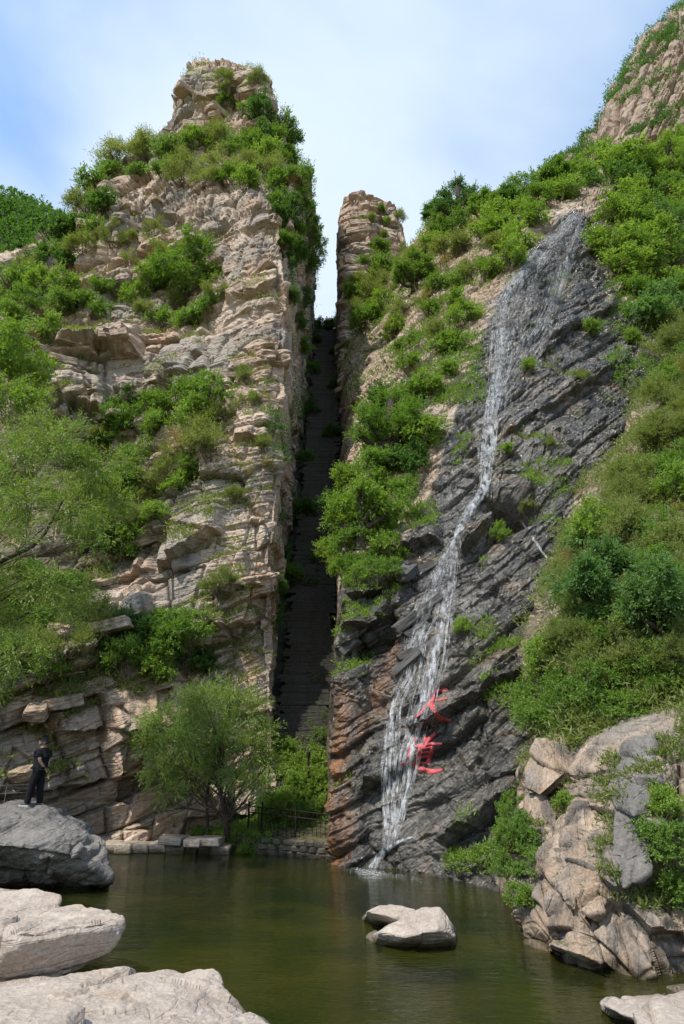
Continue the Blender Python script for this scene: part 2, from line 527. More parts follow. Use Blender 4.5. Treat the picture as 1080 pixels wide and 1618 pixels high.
Lrow(0, [(-420, 1420, 20), (-180, 1380, 21.5), (0, 1352, 22.9), (100, 1350, 24.0), (180, 1348, 24.9), (260, 1347, 25.3), (340, 1347, 25.6), (388, 1348, 25.8), (421, 1348, 26.0)], (-1, -1, -1))
Lrow(0, [(-420, 1220, 19.5), (-180, 1215, 20.8), (0, 1205, 23.0), (100, 1203, 24.1), (180, 1200, 25.1), (260, 1200, 25.7), (340, 1200, 26.1), (388, 1200, 26.1), (421, 1200, 26.6)], (5, 6, 6))
Lrow(0, [(-420, 1080, 20), (-180, 1080, 21), (0, 1080, 22.8), (100, 1080, 24.0), (180, 1080, 24.9), (260, 1080, 25.8), (340, 1080, 26.3), (386, 1080, 26.4), (419, 1080, 26.9)], (10, 11, 12))
Lrow(0, [(-420, 950, 22), (-180, 950, 23), (0, 950, 24.6), (100, 950, 25.9), (180, 950, 26.9), (260, 950, 27), (340, 950, 27), (390, 950, 27), (424, 950, 27.5)], (14, 16, 18))
Lrow(0, [(-420, 820, 25), (-180, 820, 26), (0, 820, 27.3), (100, 820, 28.5), (180, 820, 29), (260, 820, 28.4), (340, 820, 28), (394, 820, 27.8), (429, 820, 28.3)], (19, 22, 26))
Lrow(0, [(-420, 700, 28), (-180, 700, 28.6), (0, 700, 29.6), (100, 700, 30.5), (180, 700, 31), (260, 700, 30.4), (340, 700, 29.4), (400, 700, 28.9), (438, 700, 29.3)], (24, 28, 33))
Lrow(0, [(-420, 565, 31), (-180, 565, 31.5), (0, 560, 32), (100, 560, 33), (180, 560, 33.8), (260, 560, 33.4), (335, 560, 31.6), (405, 560, 30.4), (445, 560, 30.8)], (29, 34, 40))
Lrow(0, [(-420, 480, 35), (-180, 470, 36), (0, 450, 37), (100, 440, 37), (180, 430, 36.6), (258, 430, 36.2), (338, 430, 33.9), (408, 430, 32), (447, 430, 32.4)], (34, 40, 47))
Lrow(0, [(-420, 440, 42), (-180, 430, 43), (0, 415, 43.5), (95, 385, 41), (172, 350, 38.6), (255, 345, 37.6), (338, 345, 35.4), (400, 350, 33.4), (440, 350, 34)], (37.5, 44, 51))
Lrow(0, [(-420, 430, 50), (-180, 420, 50), (0, 408, 48), (92, 362, 45), (160, 298, 41.5), (245, 272, 39), (330, 286, 36.8), (385, 292, 35), (414, 297, 35)], (39.5, 46, 53))
Lrow(0, [(-420, 428, 60), (-180, 418, 60), (0, 402, 57), (98, 365, 52), (166, 318, 47.5), (250, 290, 44), (330, 296, 41), (390, 300, 39), (420, 302, 38.5)], (40, 46.5, 53.5))
left_cliff = build_terrain('rock_cliff', L_rows, M['tan_rock'], disp_left, 'tall tan layered cliff with jutting ledges left of the dark gorge',
    attrs=lambda P, px, py: {'veg': np.maximum(inpoly(px, py, [(-450, 480), (60, 400), (110, 520), (60, 620), (350, 590), (360, 720), (250, 860), (190, 900), (60, 1100), (-450, 1100)]) * 0.75,
                                               inpoly(px, py, [(200, 520), (220, 430), (350, 400), (350, 500)]) * .5)})

def disp_upper(P, n, px, py):
    s = .8 * fbm(P / 6.0, 3, 13)
    s += strata(P, F_FAR, (4.2, 3.8, 1.5), 60, .45, 1.0, .6, .3, .04, .12)
    s += strata(P, F_FAR, (1.7, 1.6, .55), 91, .14, .38, .36, .14, .03, .12)
    s += 0.2 * ridged(P / 1.2, 4, 8) - .45
    face = sstep(0.1, 0.5, -n[:, 1])
    s = (s * (.3 + .7 * face) - .3 * (1 - face)) * (1 - .7 * sstep(.5, .85, n[:, 2]))
    hz = n.copy(); hz[:, 2] *= 0.5
    return P + hz * s[:, None]
S_rows = [
    [W(60, 420, 52), W(120, 360, 48), W(175, 330, 44.5), W(250, 310, 42), W(330, 315, 39.8), W(400, 322, 38), W(440, 345, 38.5), gw(-2.95, 47, 45), gw(-2.9, 58, 44), gw(-2.9, 66, 42)],
    [W(70, 392, 54), W(130, 325, 50), W(175, 288, 46.5), W(250, 274, 44), W(330, 272, 42), W(405, 282, 40.4), W(445, 310, 41), gw(-2.95, 48, 50), gw(-2.9, 58, 50), gw(-2.9, 66, 48)],
    [W(85, 382, 58), W(142, 292, 52), W(190, 248, 49), W(258, 240, 47), W(335, 238, 45), W(410, 247, 43.5), W(450, 275, 44), gw(-2.95, 49.5, 54.5), gw(-2.9, 58, 55.5), gw(-2.9, 66, 53)],
    [W(95, 380, 62), W(150, 284, 56), W(215, 234, 53), W(258, 214, 49), W(335, 208, 47.4), W(408, 216, 46), W(444, 240, 46.5), W(464, 264, 52), W(480, 292, 58), gw(-2.9, 66, 57)],
    [W(100, 382, 66), W(160, 280, 60), W(240, 236, 54), W(268, 182, 50), W(335, 168, 48.2), W(404, 170, 47.3), W(436, 202, 48), W(456, 230, 53), W(472, 260, 59), gw(-2.9, 66, 61)],
    [W(105, 384, 70), W(165, 280, 63), W(250, 226, 55), W(284, 140, 50.5), W(338, 126, 48.8), W(404, 132, 48.2), W(434, 166, 49), W(446, 198, 54), W(462, 232, 60), gw(-2.9, 66, 65)],
    [W(108, 386, 74), W(170, 282, 67), W(258, 218, 57), W(296, 118, 52.5), W(342, 104, 51), W(408, 114, 50.6), W(430, 138, 51.5), W(434, 174, 56), W(450, 217, 62), gw(-3.2, 68, 66)],
    [W(112, 390, 80), W(180, 290, 74), W(268, 228, 66), W(300, 128, 58), W(344, 114, 57), W(404, 124, 57), W(424, 148, 58), W(430, 182, 61), W(446, 227, 66), gw(-3.4, 71, 66)],
]
summit = build_terrain('rock_summit', S_rows, M['tan_rock'], disp_upper, 'blocky tan rock summit rising above the scrub covered shoulder', px_step=1.6,
    attrs=lambda P, px, py: {'veg': np.maximum(sstep(205, 235, py + 8 * np.sin(px * .05)), sstep(410, 440, px)) * .8})

def disp_right(P, n, px, py):
    hz = n.copy(); hz[:, 2] *= 0.6
    face = sstep(0.05, 0.5, -n[:, 1])
    lower = sstep(960, 1150, py)
    mod = sstep(-.25, .3, fbm(P / 3.0, 3, 45))
    s = 0.8 * fbm(P / 5.0, 3, 23)
    s += strata(P, F_RIGHT, (3.6, 3.2, .95), 150, .30, .34, .26, .18, .08) * (1 - .3 * lower)
    s += strata(P, F_RIGHT, (1.3, 1.2, .27), 190, .10, .13, .12, .07, .03) * (.4 + .7 * mod)
    s += strata(P, F_RIGHT2, (.8, .8, .5), 195, .04, .11, .14, .05, .0) * (1.1 - .7 * mod)
    s += .3 * lower * ridged(P / 1.6, 4, 27)
    s += 0.09 * ridged(P / 0.7, 4, 28) + 0.05 * fbm(P / .2, 2, 4) - .2
    s *= .16 + .84 * face
    s += ledge_field(px, py, LEDGES_R) * (face > .3)
    # the dark hollow half way up the fall, with the smooth gutter below it
    cav = np.exp(-(((px - 812) * .82 + (py - 797) * .35) / 30) ** 2 - (((py - 797) * .95 - (px - 812) * .3) / 15) ** 2)
    s -= 4.6 * cav
    cav2 = np.exp(-(((px - 583) * .9 + (py - 1018) * .3) / 24) ** 2 - (((py - 1018) - (px - 583) * -.45) / 18) ** 2)
    s -= 1.3 * cav2
    gut = np.clip((px - 790) / 100, 0, 1)
    gx, gy = 796 + 92 * gut, 812 + 104 * gut
    s -= .55 * np.exp(-(((px - gx) * .75 - (py - gy) * .66) / 14) ** 2) * (px > 780) * (px < 900)
    return P + hz * s[:, None]
F_RIGHT2 = frame_matrix(78, -15)
LEDGES_R = [
    ([(645, 1160), (700, 1145), (760, 1108), (800, 1085), (850, 1060)], .7, 60),
    ([(690, 1340), (760, 1300), (830, 1250)], .8, 50),
    ([(545, 1000), (600, 985), (645, 940)], .6, 40),
    ([(545, 950), (600, 935), (660, 905)], .7, 35),
    ([(600, 880), (640, 868), (700, 850)], .8, 40),
    ([(720, 880), (770, 830), (800, 800), (845, 785)], .8, 50),
    ([(790, 690), (860, 650), (960, 590), (1000, 560)], .5, 40),
    ([(850, 560), (920, 510), (980, 480)], .6, 40),
    ([(570, 1250), (620, 1235)], .6, 50),
]
R_rows = [
    [gw(-.2, 44, -1.2), gw(-.25, 30, -1.2), W(526, 1385, 21.9), W(600, 1400, 20.2), W(680, 1412, 18.7), W(760, 1425, 17), W(850, 1440, 16), W(960, 1430, 16.5), W(1080, 1420, 16.5), W(1300, 1420, 16)],
    [gw(-.2, 44, 4), gw(-.25, 30, 1), W(527, 1352, 22.1), W(600, 1362, 20.7), W(680, 1375, 19.2), W(760, 1390, 17.6), W(850, 1400, 16.8), W(960, 1390, 17), W(1080, 1380, 17), W(1300, 1380, 16.5)],
    [gw(-.2, 44, 6), gw(-.25, 31, 5), W(522, 1200, 22.9), W(600, 1200, 21.7), W(680, 1200, 20.5), W(760, 1200, 19.5), W(850, 1200, 18.6), W(960, 1200, 18.5), W(1080, 1200, 18.5), W(1300, 1200, 18)],
    [gw(-.2, 45, 10), gw(-.25, 32, 9), W(533, 1050, 23.6), W(600, 1050, 22.7), W(680, 1050, 21.7), W(760, 1050, 21), W(850, 1050, 20.4), W(960, 1050, 20.3), W(1080, 1050, 20.3), W(1300, 1050, 20)],
    [gw(-.2, 46, 16), gw(-.25, 34, 13), W(549, 920, 24.6), W(606, 920, 24.2), W(680, 920, 23.5), W(760, 920, 22.9), W(850, 920, 22.7), W(960, 920, 22.6), W(1080, 920, 22.6), W(1300, 920, 22)],
    [gw(-.2, 48, 22), gw(-.2, 38, 18), W(560, 790, 28.5), W(618, 780, 27.2), W(690, 780, 26), W(768, 780, 25.3), W(850, 780, 25.3), W(960, 780, 25.6), W(1080, 780, 26), W(1300, 780, 26)],
    [gw(-.2, 53, 29), gw(-.2, 46, 25), W(566, 665, 36), W(636, 650, 31.3), W(705, 650, 29.2), W(778, 650, 28.3), W(860, 650, 28.5), W(960, 650, 29), W(1080, 650, 30), W(1300, 650, 31)],
    [gw(-.2, 57, 36), gw(-.2, 52, 34), W(556, 545, 47), W(640, 520, 38.5), W(715, 520, 34.8), W(790, 515, 32.8), W(870, 510, 32.6), W(960, 510, 33.5), W(1080, 510, 35), W(1300, 510, 37)],
    [gw(-.2, 62, 44), gw(-.2, 58, 43), W(590, 455, 54), W(652, 425, 45), W(725, 420, 40.5), W(810, 410, 37.8), W(885, 400, 37.2), W(970, 400, 38), W(1080, 400, 40), W(1300, 400, 43)],
    [gw(-.2, 66, 48), gw(-.2, 62, 48), W(640, 400, 58), W(672, 368, 51), W(730, 345, 47), W(820, 325, 43.5), W(915, 330, 40.5), W(980, 318, 42), W(1080, 300, 45), W(1300, 290, 48)],
    [gw(-.2, 72, 49), gw(-.2, 68, 50), W(655, 392, 62), W(685, 350, 56), W(735, 325, 52.5), W(830, 298, 49), W(915, 285, 46.5), W(985, 268, 47.5), W(1080, 240, 50), W(1300, 220, 53)],
    [gw(-.2, 80, 45), gw(-.2, 76, 45), W(670, 395, 72), W(700, 358, 68), W(740, 335, 64), W(840, 308, 61), W(920, 275, 58), W(990, 250, 58), W(1080, 222, 60), W(1300, 190, 64)],
    [gw(0, 100, 30), gw(2, 100, 32), W(690, 440, 90), W(710, 420, 88), W(760, 400, 86), W(850, 370, 84), W(930, 320, 84), W(1000, 290, 84), W(1080, 260, 84), W(1300, 230, 86)],
]
FALL_MID = [(915, 335), (868, 385), (812, 455), (797, 510), (800, 560), (785, 620), (778, 690), (772, 745), (740, 815), (712, 860), (690, 930), (668, 1040), (655, 1120), (632, 1200), (622, 1290), (600, 1380)]
def right_attrs(P, px, py):
    wetpoly = [(515, 1400), (512, 1180), (528, 1000), (535, 915), (640, 880), (655, 800), (690, 720), (720, 640), (760, 540), (790, 470), (850, 380), (905, 325), (950, 345), (960, 440), (1010, 480), (1060, 540), (1030, 620), (1000, 700), (900, 790), (885, 900), (830, 1000), (830, 1120), (850, 1240), (900, 1440), (760, 1460)]
    wet = inpoly(px, py, wetpoly).astype(float)
    # soft edge: blur by sampling the polygon around each point
    acc = wet.copy()
    for k in range(10):
        a = k * 0.628
        acc += inpoly(px + 22 * math.cos(a), py + 22 * math.sin(a), wetpoly)
    wet = acc / 11
    rust = np.maximum(np.exp(-((px - (538 + 8 * np.sin(py * .03))) / 16) ** 2) * sstep(1050, 1150, py), .8 * np.exp(-(((px - 575 - (1150 - py) * .35) / 14) ** 2)) * sstep(980, 1040, py) * (1 - sstep(1150, 1200, py)))
    veg = ((py < 700) & (wet < .3)) * .55
    return {'wet': wet, 'rust': rust, 'veg': veg}
right_cliff = build_terrain('wet_rock_face', R_rows, M['right_rock'], disp_right, 'dark wet rock face of slanting beds under the waterfall', attrs=right_attrs)

def disp_pin(P, n, px, py):
    s = .7 * fbm(P / 5.0, 3, 33)
    s += strata(P, F_FAR, (3.6, 3.2, 1.3), 63, .5, .8, .5, .3, .3) + strata(P, F_FAR, (1.5, 1.4, .5), 92, .25, .3, .25, .14, .1)
    s += .2 * ridged(P / 1.2, 4, 9)
    face = sstep(0.1, 0.5, -n[:, 1])
    s = (s - .6) * (.3 + .7 * face)
    hz = n.copy(); hz[:, 2] *= .4
    return P + hz * s[:, None]
def pin_row(z, x0, x1, yf, yb, xc=0):
    return [gw(x0 + .3, yb, z), gw(x0, (yf + yb) / 2 + 2, z), gw(x0, yf + 1, z), gw(x0 + (x1 - x0) * .3, yf - .3, z), gw(x0 + (x1 - x0) * .65, yf, z), gw(x1, yf + 1.2, z), gw(x1 + .6, (yf + yb) / 2, z), gw(x1, yb, z)]
zt = lambda py, Y: W(560, py, Y).z
P_rows = [pin_row(20, -.25, 5.0, 42, 64), pin_row(zt(700, 44), -.25, 4.6, 44.5, 65), pin_row(zt(600, 48), -.25, 4.4, 48, 66), pin_row(zt(510, 52), -.3, 4.6, 51.5, 67), pin_row(zt(450, 56), -.3, 6.5, 55.5, 67),
          pin_row(zt(385, 57), -.35, 6.6, 57.5, 68), pin_row(zt(340, 58), -.35, 6.5, 58.3, 68), pin_row(zt(322, 59), -.3, 6.0, 59.3, 67), pin_row(zt(312, 61), .4, 5.6, 60.4, 66), pin_row(zt(314, 63), 2, 4, 62.5, 65)]
pinnacle = build_terrain('rock_pinnacle', P_rows, M['tan_rock'], disp_pin, 'short square topped tan pinnacle right of the slit of sky', px_step=1.6, m_step=.3)

# gorge floor under the stair
def disp_floor(P, n, px, py):
    return P + n * (.35 * fbm(P / 1.2, 4, 41))[:, None]
STAIR0, STAIR1 = Vector((-1.45, 26.2, 1.0)), Vector((-1.45, 60.0, 44.5))
fl = []
for y, z in ((24.6, .35), (26.0, .55), (27.5, 2.2), (36, 12.8), (46, 25.6), (55, 37.3), (60, 43.7), (64, 46), (72, 40)):
    fl.append([gw(-4.6, y, z), gw(-2.6, y, z - .1), gw(-1.4, y, z - .25), gw(-.3, y, z - .1), gw(1.2, y, z)])
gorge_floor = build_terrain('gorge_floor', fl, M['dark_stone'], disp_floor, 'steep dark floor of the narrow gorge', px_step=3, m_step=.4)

# far crag upper right
def disp_crag(P, n, px, py):
    s = 2.0 * fbm(P / 11, 3, 53) + strata(P, frame_matrix(62, 10), (7, 6, 2.0), 64, 1.0, 1.2, .8, .5, .4) + strata(P, frame_matrix(62, 10), (2.6, 2.6, .8), 65, .4, .5, .4, .2, .15)
    s += .4 * ridged(P / 2.2, 4, 19)
    return P + n * s[:, None]
C_rows = [
    [W(840, 330, 92), W(900, 330, 88), W(960, 330, 85), W(1030, 330, 82), W(1100, 330, 80), W(1300, 330, 78)],
    [W(880, 265, 96), W(918, 255, 91), W(965, 235, 87), W(1030, 220, 84), W(1100, 205, 82), W(1300, 180, 80)],
    [W(930, 225, 98), W(952, 205, 94), W(985, 175, 89), W(1035, 150, 86), W(1100, 140, 84), W(1300, 110, 82)],
    [W(962, 190, 101), W(974, 160, 97), W(1000, 120, 92), W(1040, 95, 88), W(1100, 80, 86), W(1300, 40, 84)],
    [W(975, 150, 105), W(992, 118, 101), W(1018, 75, 96), W(1050, 50, 91), W(1100, 25, 88), W(1300, -40, 86)],
    [W(990, 130, 112), W(1005, 100, 108), W(1030, 58, 104), W(1062, 32, 100), W(1105, 8, 97), W(1300, -70, 94)],
    [W(1000, 140, 125), W(1020, 108, 122), W(1045, 66, 120), W(1075, 40, 118), W(1115, 14, 116), W(1300, -60, 110)],
]
crag = build_terrain('rock_crag', C_rows, M['crag_rock'], disp_crag, 'distant tan crag at the upper right above the trees', px_step=1.8, m_step=.6)

# right hand slope (scrub) in front of the wet face
def disp_slope(P, n, px, py):
    return P + n * (.8 * fbm(P / 3.0, 4, 61) + .25 * ridged(P / .8, 3, 62))[:, None]
RS_rows = [
    [W(835, 1220, 17.6), W(872, 1200, 15.2), W(920, 1180, 14.2), W(1000, 1150, 13.8), W(1080, 1130, 13.4), W(1250, 1110, 12.5)],
    [W(840, 1100, 19.4), W(880, 1090, 16.6), W(920, 1080, 15.2), W(1000, 1060, 14.8), W(1080, 1040, 14.4), W(1250, 1020, 13.5)],
    [W(862, 990, 21.2), W(900, 980, 18.2), W(930, 965, 17), W(1000, 945, 16.4), W(1080, 920, 16), W(1250, 900, 15)],
    [W(890, 880, 23), W(918, 870, 20.8), W(945, 850, 19.8), W(1010, 830, 19.2), W(1080, 810, 18.8), W(1250, 790, 18)],
    [W(920, 780, 26), W(950, 765, 23.8), W(990, 745, 22.8), W(1040, 720, 22.2), W(1090, 700, 21.8), W(1250, 680, 21)],
    [W(985, 690, 29), W(1005, 670, 27), W(1030, 650, 26), W(1065, 625, 25.4), W(1100, 600, 25), W(1250, 580, 24.5)],
    [W(1035, 620, 31), W(1045, 600, 30), W(1060, 580, 29.2), W(1085, 550, 28.6), W(1110, 530, 28), W(1250, 500, 28)],
    [W(1060, 610, 34), W(1070, 590, 33), W(1080, 570, 32.5), W(1095, 545, 32), W(1120, 520, 31.5), W(1250, 500, 31)],
]
right_slope = build_terrain('scrub_slope', RS_rows, M['tan_rock'], disp_slope, 'scrub covered earth slope at the right', px_step=2.4, attrs=lambda P, px, py: {'veg': np.full(len(P), .85)})

# right hand bank of fluted rock
def disp_bank(P, n, px, py):
    Fv = frame_matrix(100, 14)
    s = .35 * fbm(P / 1.7, 3, 71)
    s += strata(P, Fv, (2.2, 1.3, .50), 72, .26, .30, .30, .14, .06) + strata(P, Fv, (1.0, .6, .15), 73, .09, .10, .10, .045, .02)
    s += .05 * ridged(P / .4, 4, 74)
    s += ledge_field(px, py, [([(960, 1440), (1000, 1418), (1050, 1400), (1120, 1395)], .45, 260), ([(825, 1330), (860, 1335), (900, 1300)], .3, 60)])
    s *= (1 - .8 * sstep(.4, .75, n[:, 2])) * (.12 + .88 * sstep(805, 838, px))
    return P + n * s[:, None]
g = lambda px, py: G(px, py, -.05)
def low(px, py): return G(px, py, 0) + Vector((0, 0, -.7))
RN_rows = [
    [low(790, 1440) + Vector((.2, 3, 0)), low(822, 1468), low(850, 1500), low(905, 1518), low(950, 1545), low(1020, 1562), low(1085, 1560), low(1300, 1580)],
    [g(800, 1430) + Vector((.2, 3, 0)), g(828, 1462), g(858, 1496), g(905, 1512), g(952, 1538), g(1020, 1556), g(1085, 1552), g(1300, 1570)],
    [W(800, 1380, 16), W(829, 1410, 13.2), W(862, 1420, 12.6), W(905, 1430, 12.0), W(955, 1450, 11.2), W(1020, 1460, 10.8), W(1085, 1455, 10.7), W(1300, 1460, 10)],
    [W(806, 1330, 16.4), W(832, 1345, 14.2), W(865, 1345, 13.3), W(905, 1340, 12.7), W(955, 1350, 11.7), W(1020, 1360, 11.3), W(1085, 1360, 11.1), W(1300, 1360, 10.4)],
    [W(812, 1275, 16.8), W(836, 1275, 14.9), W(868, 1270, 14.1), W(908, 1265, 13.4), W(957, 1265, 12.3), W(1020, 1265, 11.7), W(1085, 1260, 11.4), W(1300, 1255, 10.7)],
    [W(815, 1235, 17.2), W(845, 1225, 15.4), W(875, 1215, 14.6), W(915, 1205, 13.9), W(962, 1195, 12.9), W(1020, 1185, 12.2), W(1085, 1175, 11.8), W(1300, 1165, 11)],
    [W(822, 1200, 18), W(855, 1185, 16.4), W(885, 1175, 15.4), W(925, 1160, 14.8), W(968, 1150, 14), W(1020, 1140, 13.2), W(1085, 1130, 12.8), W(1300, 1120, 12)],
    [W(830, 1190, 20), W(860, 1178, 18.6), W(890, 1165, 17.6), W(930, 1150, 17), W(972, 1140, 16.4), W(1025, 1130, 15.8), W(1090, 1122, 15.4), W(1300, 1115, 14.5)],
]
right_bank = build_terrain('rock_bank', RN_rows, M['bank_rock'], disp_bank, 'fluted tan and grey rock bank at the right edge of the pool', px_step=1.6, m_step=.12)

# far wooded hill, ground and pool bed
def disp_hill(P, n, px, py): return P + n * (3 * fbm(P / 14, 4, 81))[:, None]
M['hill_soil'] = simple('hill_soil', (0.05, 0.075, 0.025), .9, .1, .4, .2)
H_rows = [[W(-500, 560, 95), W(-150, 540, 92), W(0, 520, 88), W(80, 500, 86), W(180, 500, 86)],
          [W(-500, 440, 115), W(-150, 430, 112), W(0, 430, 108), W(60, 425, 106), W(180, 440, 104)],
          [W(-500, 360, 130), W(-150, 345, 128), W(0, 350, 122), W(55, 362, 120), W(180, 400, 118)],
          [W(-500, 320, 140), W(-150, 312, 140), W(-20, 322, 136), W(50, 332, 134), W(180, 405, 130)],
          [W(-500, 330, 170), W(-150, 325, 170), W(-20, 335, 165), W(50, 350, 160), W(180, 410, 155)]]
far_hill = build_terrain('hill', H_rows, M['hill_soil'], disp_hill, 'distant wooded hill at the left skyline', px_step=6, m_step=2)

t = NT('pool_bed')
nb = t.noise(t.mapped(), .5, 6, .6)
nf = t.noise(t.mapped(), 7.0, 5, .7)
c = t.mix(t.ramp(nb, .38, .62), (0.085, 0.085, 0.018), (0.15, 0.125, 0.03))
c = t.mix(t.ramp(nf, .45, .7, 0, .6), c, (0.20, 0.16, 0.06))
t.bsdf(c, .95, None, .1)
M['pool_bed'] = t.m
gx = np.concatenate([np.array([-3000, -800, -200, -60, -30]), np.linspace(-16, 14, 121), np.array([30, 60, 200, 800, 3000])])
gy = np.concatenate([np.array([-3000, -800, -200, -50, -15]), np.linspace(-2, 30, 129), np.array([60, 100, 200, 800, 3000])])
GX, GY = np.meshgrid(gx, gy)
PP = np.stack([GX.ravel(), GY.ravel(), np.zeros(GX.size)], 1)
depth = .35 + .95 * sstep(9, 19, PP[:, 1]) - .25 * sstep(1, 4, PP[:, 0])
PP[:, 2] = -depth + .12 * fbm(PP / 1.5, 4, 5)
ground = link('ground', mesh_np('ground', PP, grid_faces(len(gy), len(gx)), M['pool_bed'], True))
tag(ground, 'olive silty bed of the pool and the ground beyond', kind='structure')

t = NT('pool_water')
wv = t.mapped((1.0, 2.2, 1.0))
n1 = t.noise(wv, 1.6, 3, .5, .3)
n2 = t.noise(t.mapped((1.0, 2.6, 1.0), loc=(4, 9, 1)), 5.5, 3, .55, .2)
h = t.math('ADD', t.math('MULTIPLY', n1, .55), t.math('MULTIPLY', n2, .35))
nm = t.bump(h, .34, .12)
gl = t.node('ShaderNodeBsdfGlossy'); gl.inputs['Roughness'].default_value = .03
gl.inputs['Color'].default_value = (.95, .95, .95, 1)
tr = t.node('ShaderNodeBsdfTransparent'); tr.inputs['Color'].default_value = (.46, .52, .22, 1)
fr = t.node('ShaderNodeFresnel'); fr.inputs['IOR'].default_value = 1.333
mk = t.node('ShaderNodeBsdfDiffuse'); t.l.new(t.mix(t.ramp(t.noise(t.mapped(), .35, 5, .6), .35, .65), (0.019, 0.032, 0.009), (0.058, 0.056, 0.012)), mk.inputs['Color'])
mk2 = t.node('ShaderNodeMixShader'); mk2.inputs[0].default_value = .38
t.l.new(tr.outputs[0], mk2.inputs[1]); t.l.new(mk.outputs[0], mk2.inputs[2])
mx = t.node('ShaderNodeMixShader')
t.l.new(nm, gl.inputs['Normal']); t.l.new(nm, fr.inputs['Normal'])
t.l.new(fr.outputs[0], mx.inputs[0]); t.l.new(mk2.outputs[0], mx.inputs[1]); t.l.new(gl.outputs[0], mx.inputs[2])
t.l.new(mx.outputs[0], t.out.inputs['Surface'])
M['water'] = t.m
me = mesh_np('pool_water', np.array([[-30, -4, 0], [20, -4, 0], [20, 27, 0], [-30, 27, 0]], float), np.array([[0, 1, 2, 3]]), M['water'])
water = link('pool_water', me)
tag(water, 'still olive green pool with fine ripples below the cliffs', kind='structure')
bank_rows = []
wl = [(300, 1341), (345, 1343), (390, 1347), (440, 1351), (490, 1355), (530, 1359)]
for dy, z in ((0.02, -.9), (.05, .30), (.25, .42), (1.3, .55), (2.6, .85), (4.2, 2.4)):
    bank_rows.append([Vector((G(px, py).x, G(px, py).y + dy, z)) for px, py in wl])
M['bank_soil'] = simple('bank_soil', (0.07, 0.065, 0.035), .95, .1, .5, 5)
bank = build_terrain('bank', bank_rows, M['bank_soil'], lambda P, n, px, py: P + n * (.07 * fbm(P / .5, 4, 85))[:, None], 'low earth bank at the mouth of the gorge', px_step=2.5, m_step=.1)
TERRAIN = [bank, left_cliff, summit, right_cliff, pinnacle, gorge_floor, crag, right_slope, right_bank, far_hill]
# ------------------------------------------------------------------ placing things on the cliffs
bpy.context.view_layer.update()
EYE = Vector((0, 0, CAM_H))
def hit(px, py, objs=None):
    d = ray(px, py).normalized()
    best = None
    for o in objs or TERRAIN:
        ok, loc, nrm, _ = o.ray_cast(EYE - o.location, d)
        if ok:
            loc = loc + o.location
            dist = (loc - EYE).length
            if best is None or dist < best[2]: best = (loc.copy(), nrm.copy(), dist, o)
    return best
def drop(x, y, z=80.0, objs=None):
    best = None
    for o in objs or TERRAIN:
        ok, loc, nrm, _ = o.ray_cast(Vector((x, y, z)), Vector((0, 0, -1)))
        if ok and (best is None or loc.z > best[0].z): best = (loc.copy(), nrm.copy())
    return best

# ------------------------------------------------------------------ plants
def leaf_mat(name, col, col2, trans=0.45):
    t = NT(name)
    g = t.node('ShaderNodeNewGeometry')
    oi = t.node('ShaderNodeObjectInfo')
    f = t.math('ADD', t.math('MULTIPLY', g.outputs['Random Per Island'], .65), t.math('MULTIPLY', oi.outputs['Random'], .45))
    c = t.mix(f, col, col2)
    d = t.node('ShaderNodeBsdfPrincipled'); d.inputs['Roughness'].default_value = .5; d.inputs['Specular IOR Level'].default_value = .3
    tl = t.node('ShaderNodeBsdfTranslucent')
    c2 = t.mix(1.0, c, (1.5, 1.6, .6), 'MULTIPLY')
    t.l.new(c, d.inputs['Base Color']); t.l.new(c2, tl.inputs['Color'])
    mx = t.node('ShaderNodeMixShader'); mx.inputs[0].default_value = trans
    t.l.new(d.outputs[0], mx.inputs[1]); t.l.new(tl.outputs[0], mx.inputs[2]); t.l.new(mx.outputs[0], t.out.inputs['Surface'])
    return t.m
M['leaf_fresh'] = leaf_mat('leaf_fresh', (0.135, 0.228, 0.037), (0.231, 0.324, 0.063))
M['leaf_mid'] = leaf_mat('leaf_mid', (0.096, 0.184, 0.030), (0.166, 0.258, 0.050))
M['leaf_dark'] = leaf_mat('leaf_dark', (0.051, 0.117, 0.027), (0.096, 0.177, 0.043))
M['leaf_olive'] = leaf_mat('leaf_olive', (0.143, 0.184, 0.057), (0.238, 0.265, 0.094))
M['leaf_blue'] = leaf_mat('leaf_blue', (0.079, 0.162, 0.048), (0.143, 0.236, 0.085))
M['leaf_dry'] = leaf_mat('leaf_dry', (0.206, 0.177, 0.063), (0.350, 0.265, 0.107))
M['bark'] = simple('bark', (0.075, 0.06, 0.05), .9, .1, .35, 14, .02)
M['twig'] = simple('twig', (0.16, 0.13, 0.10), .9, .1, .3, 14)

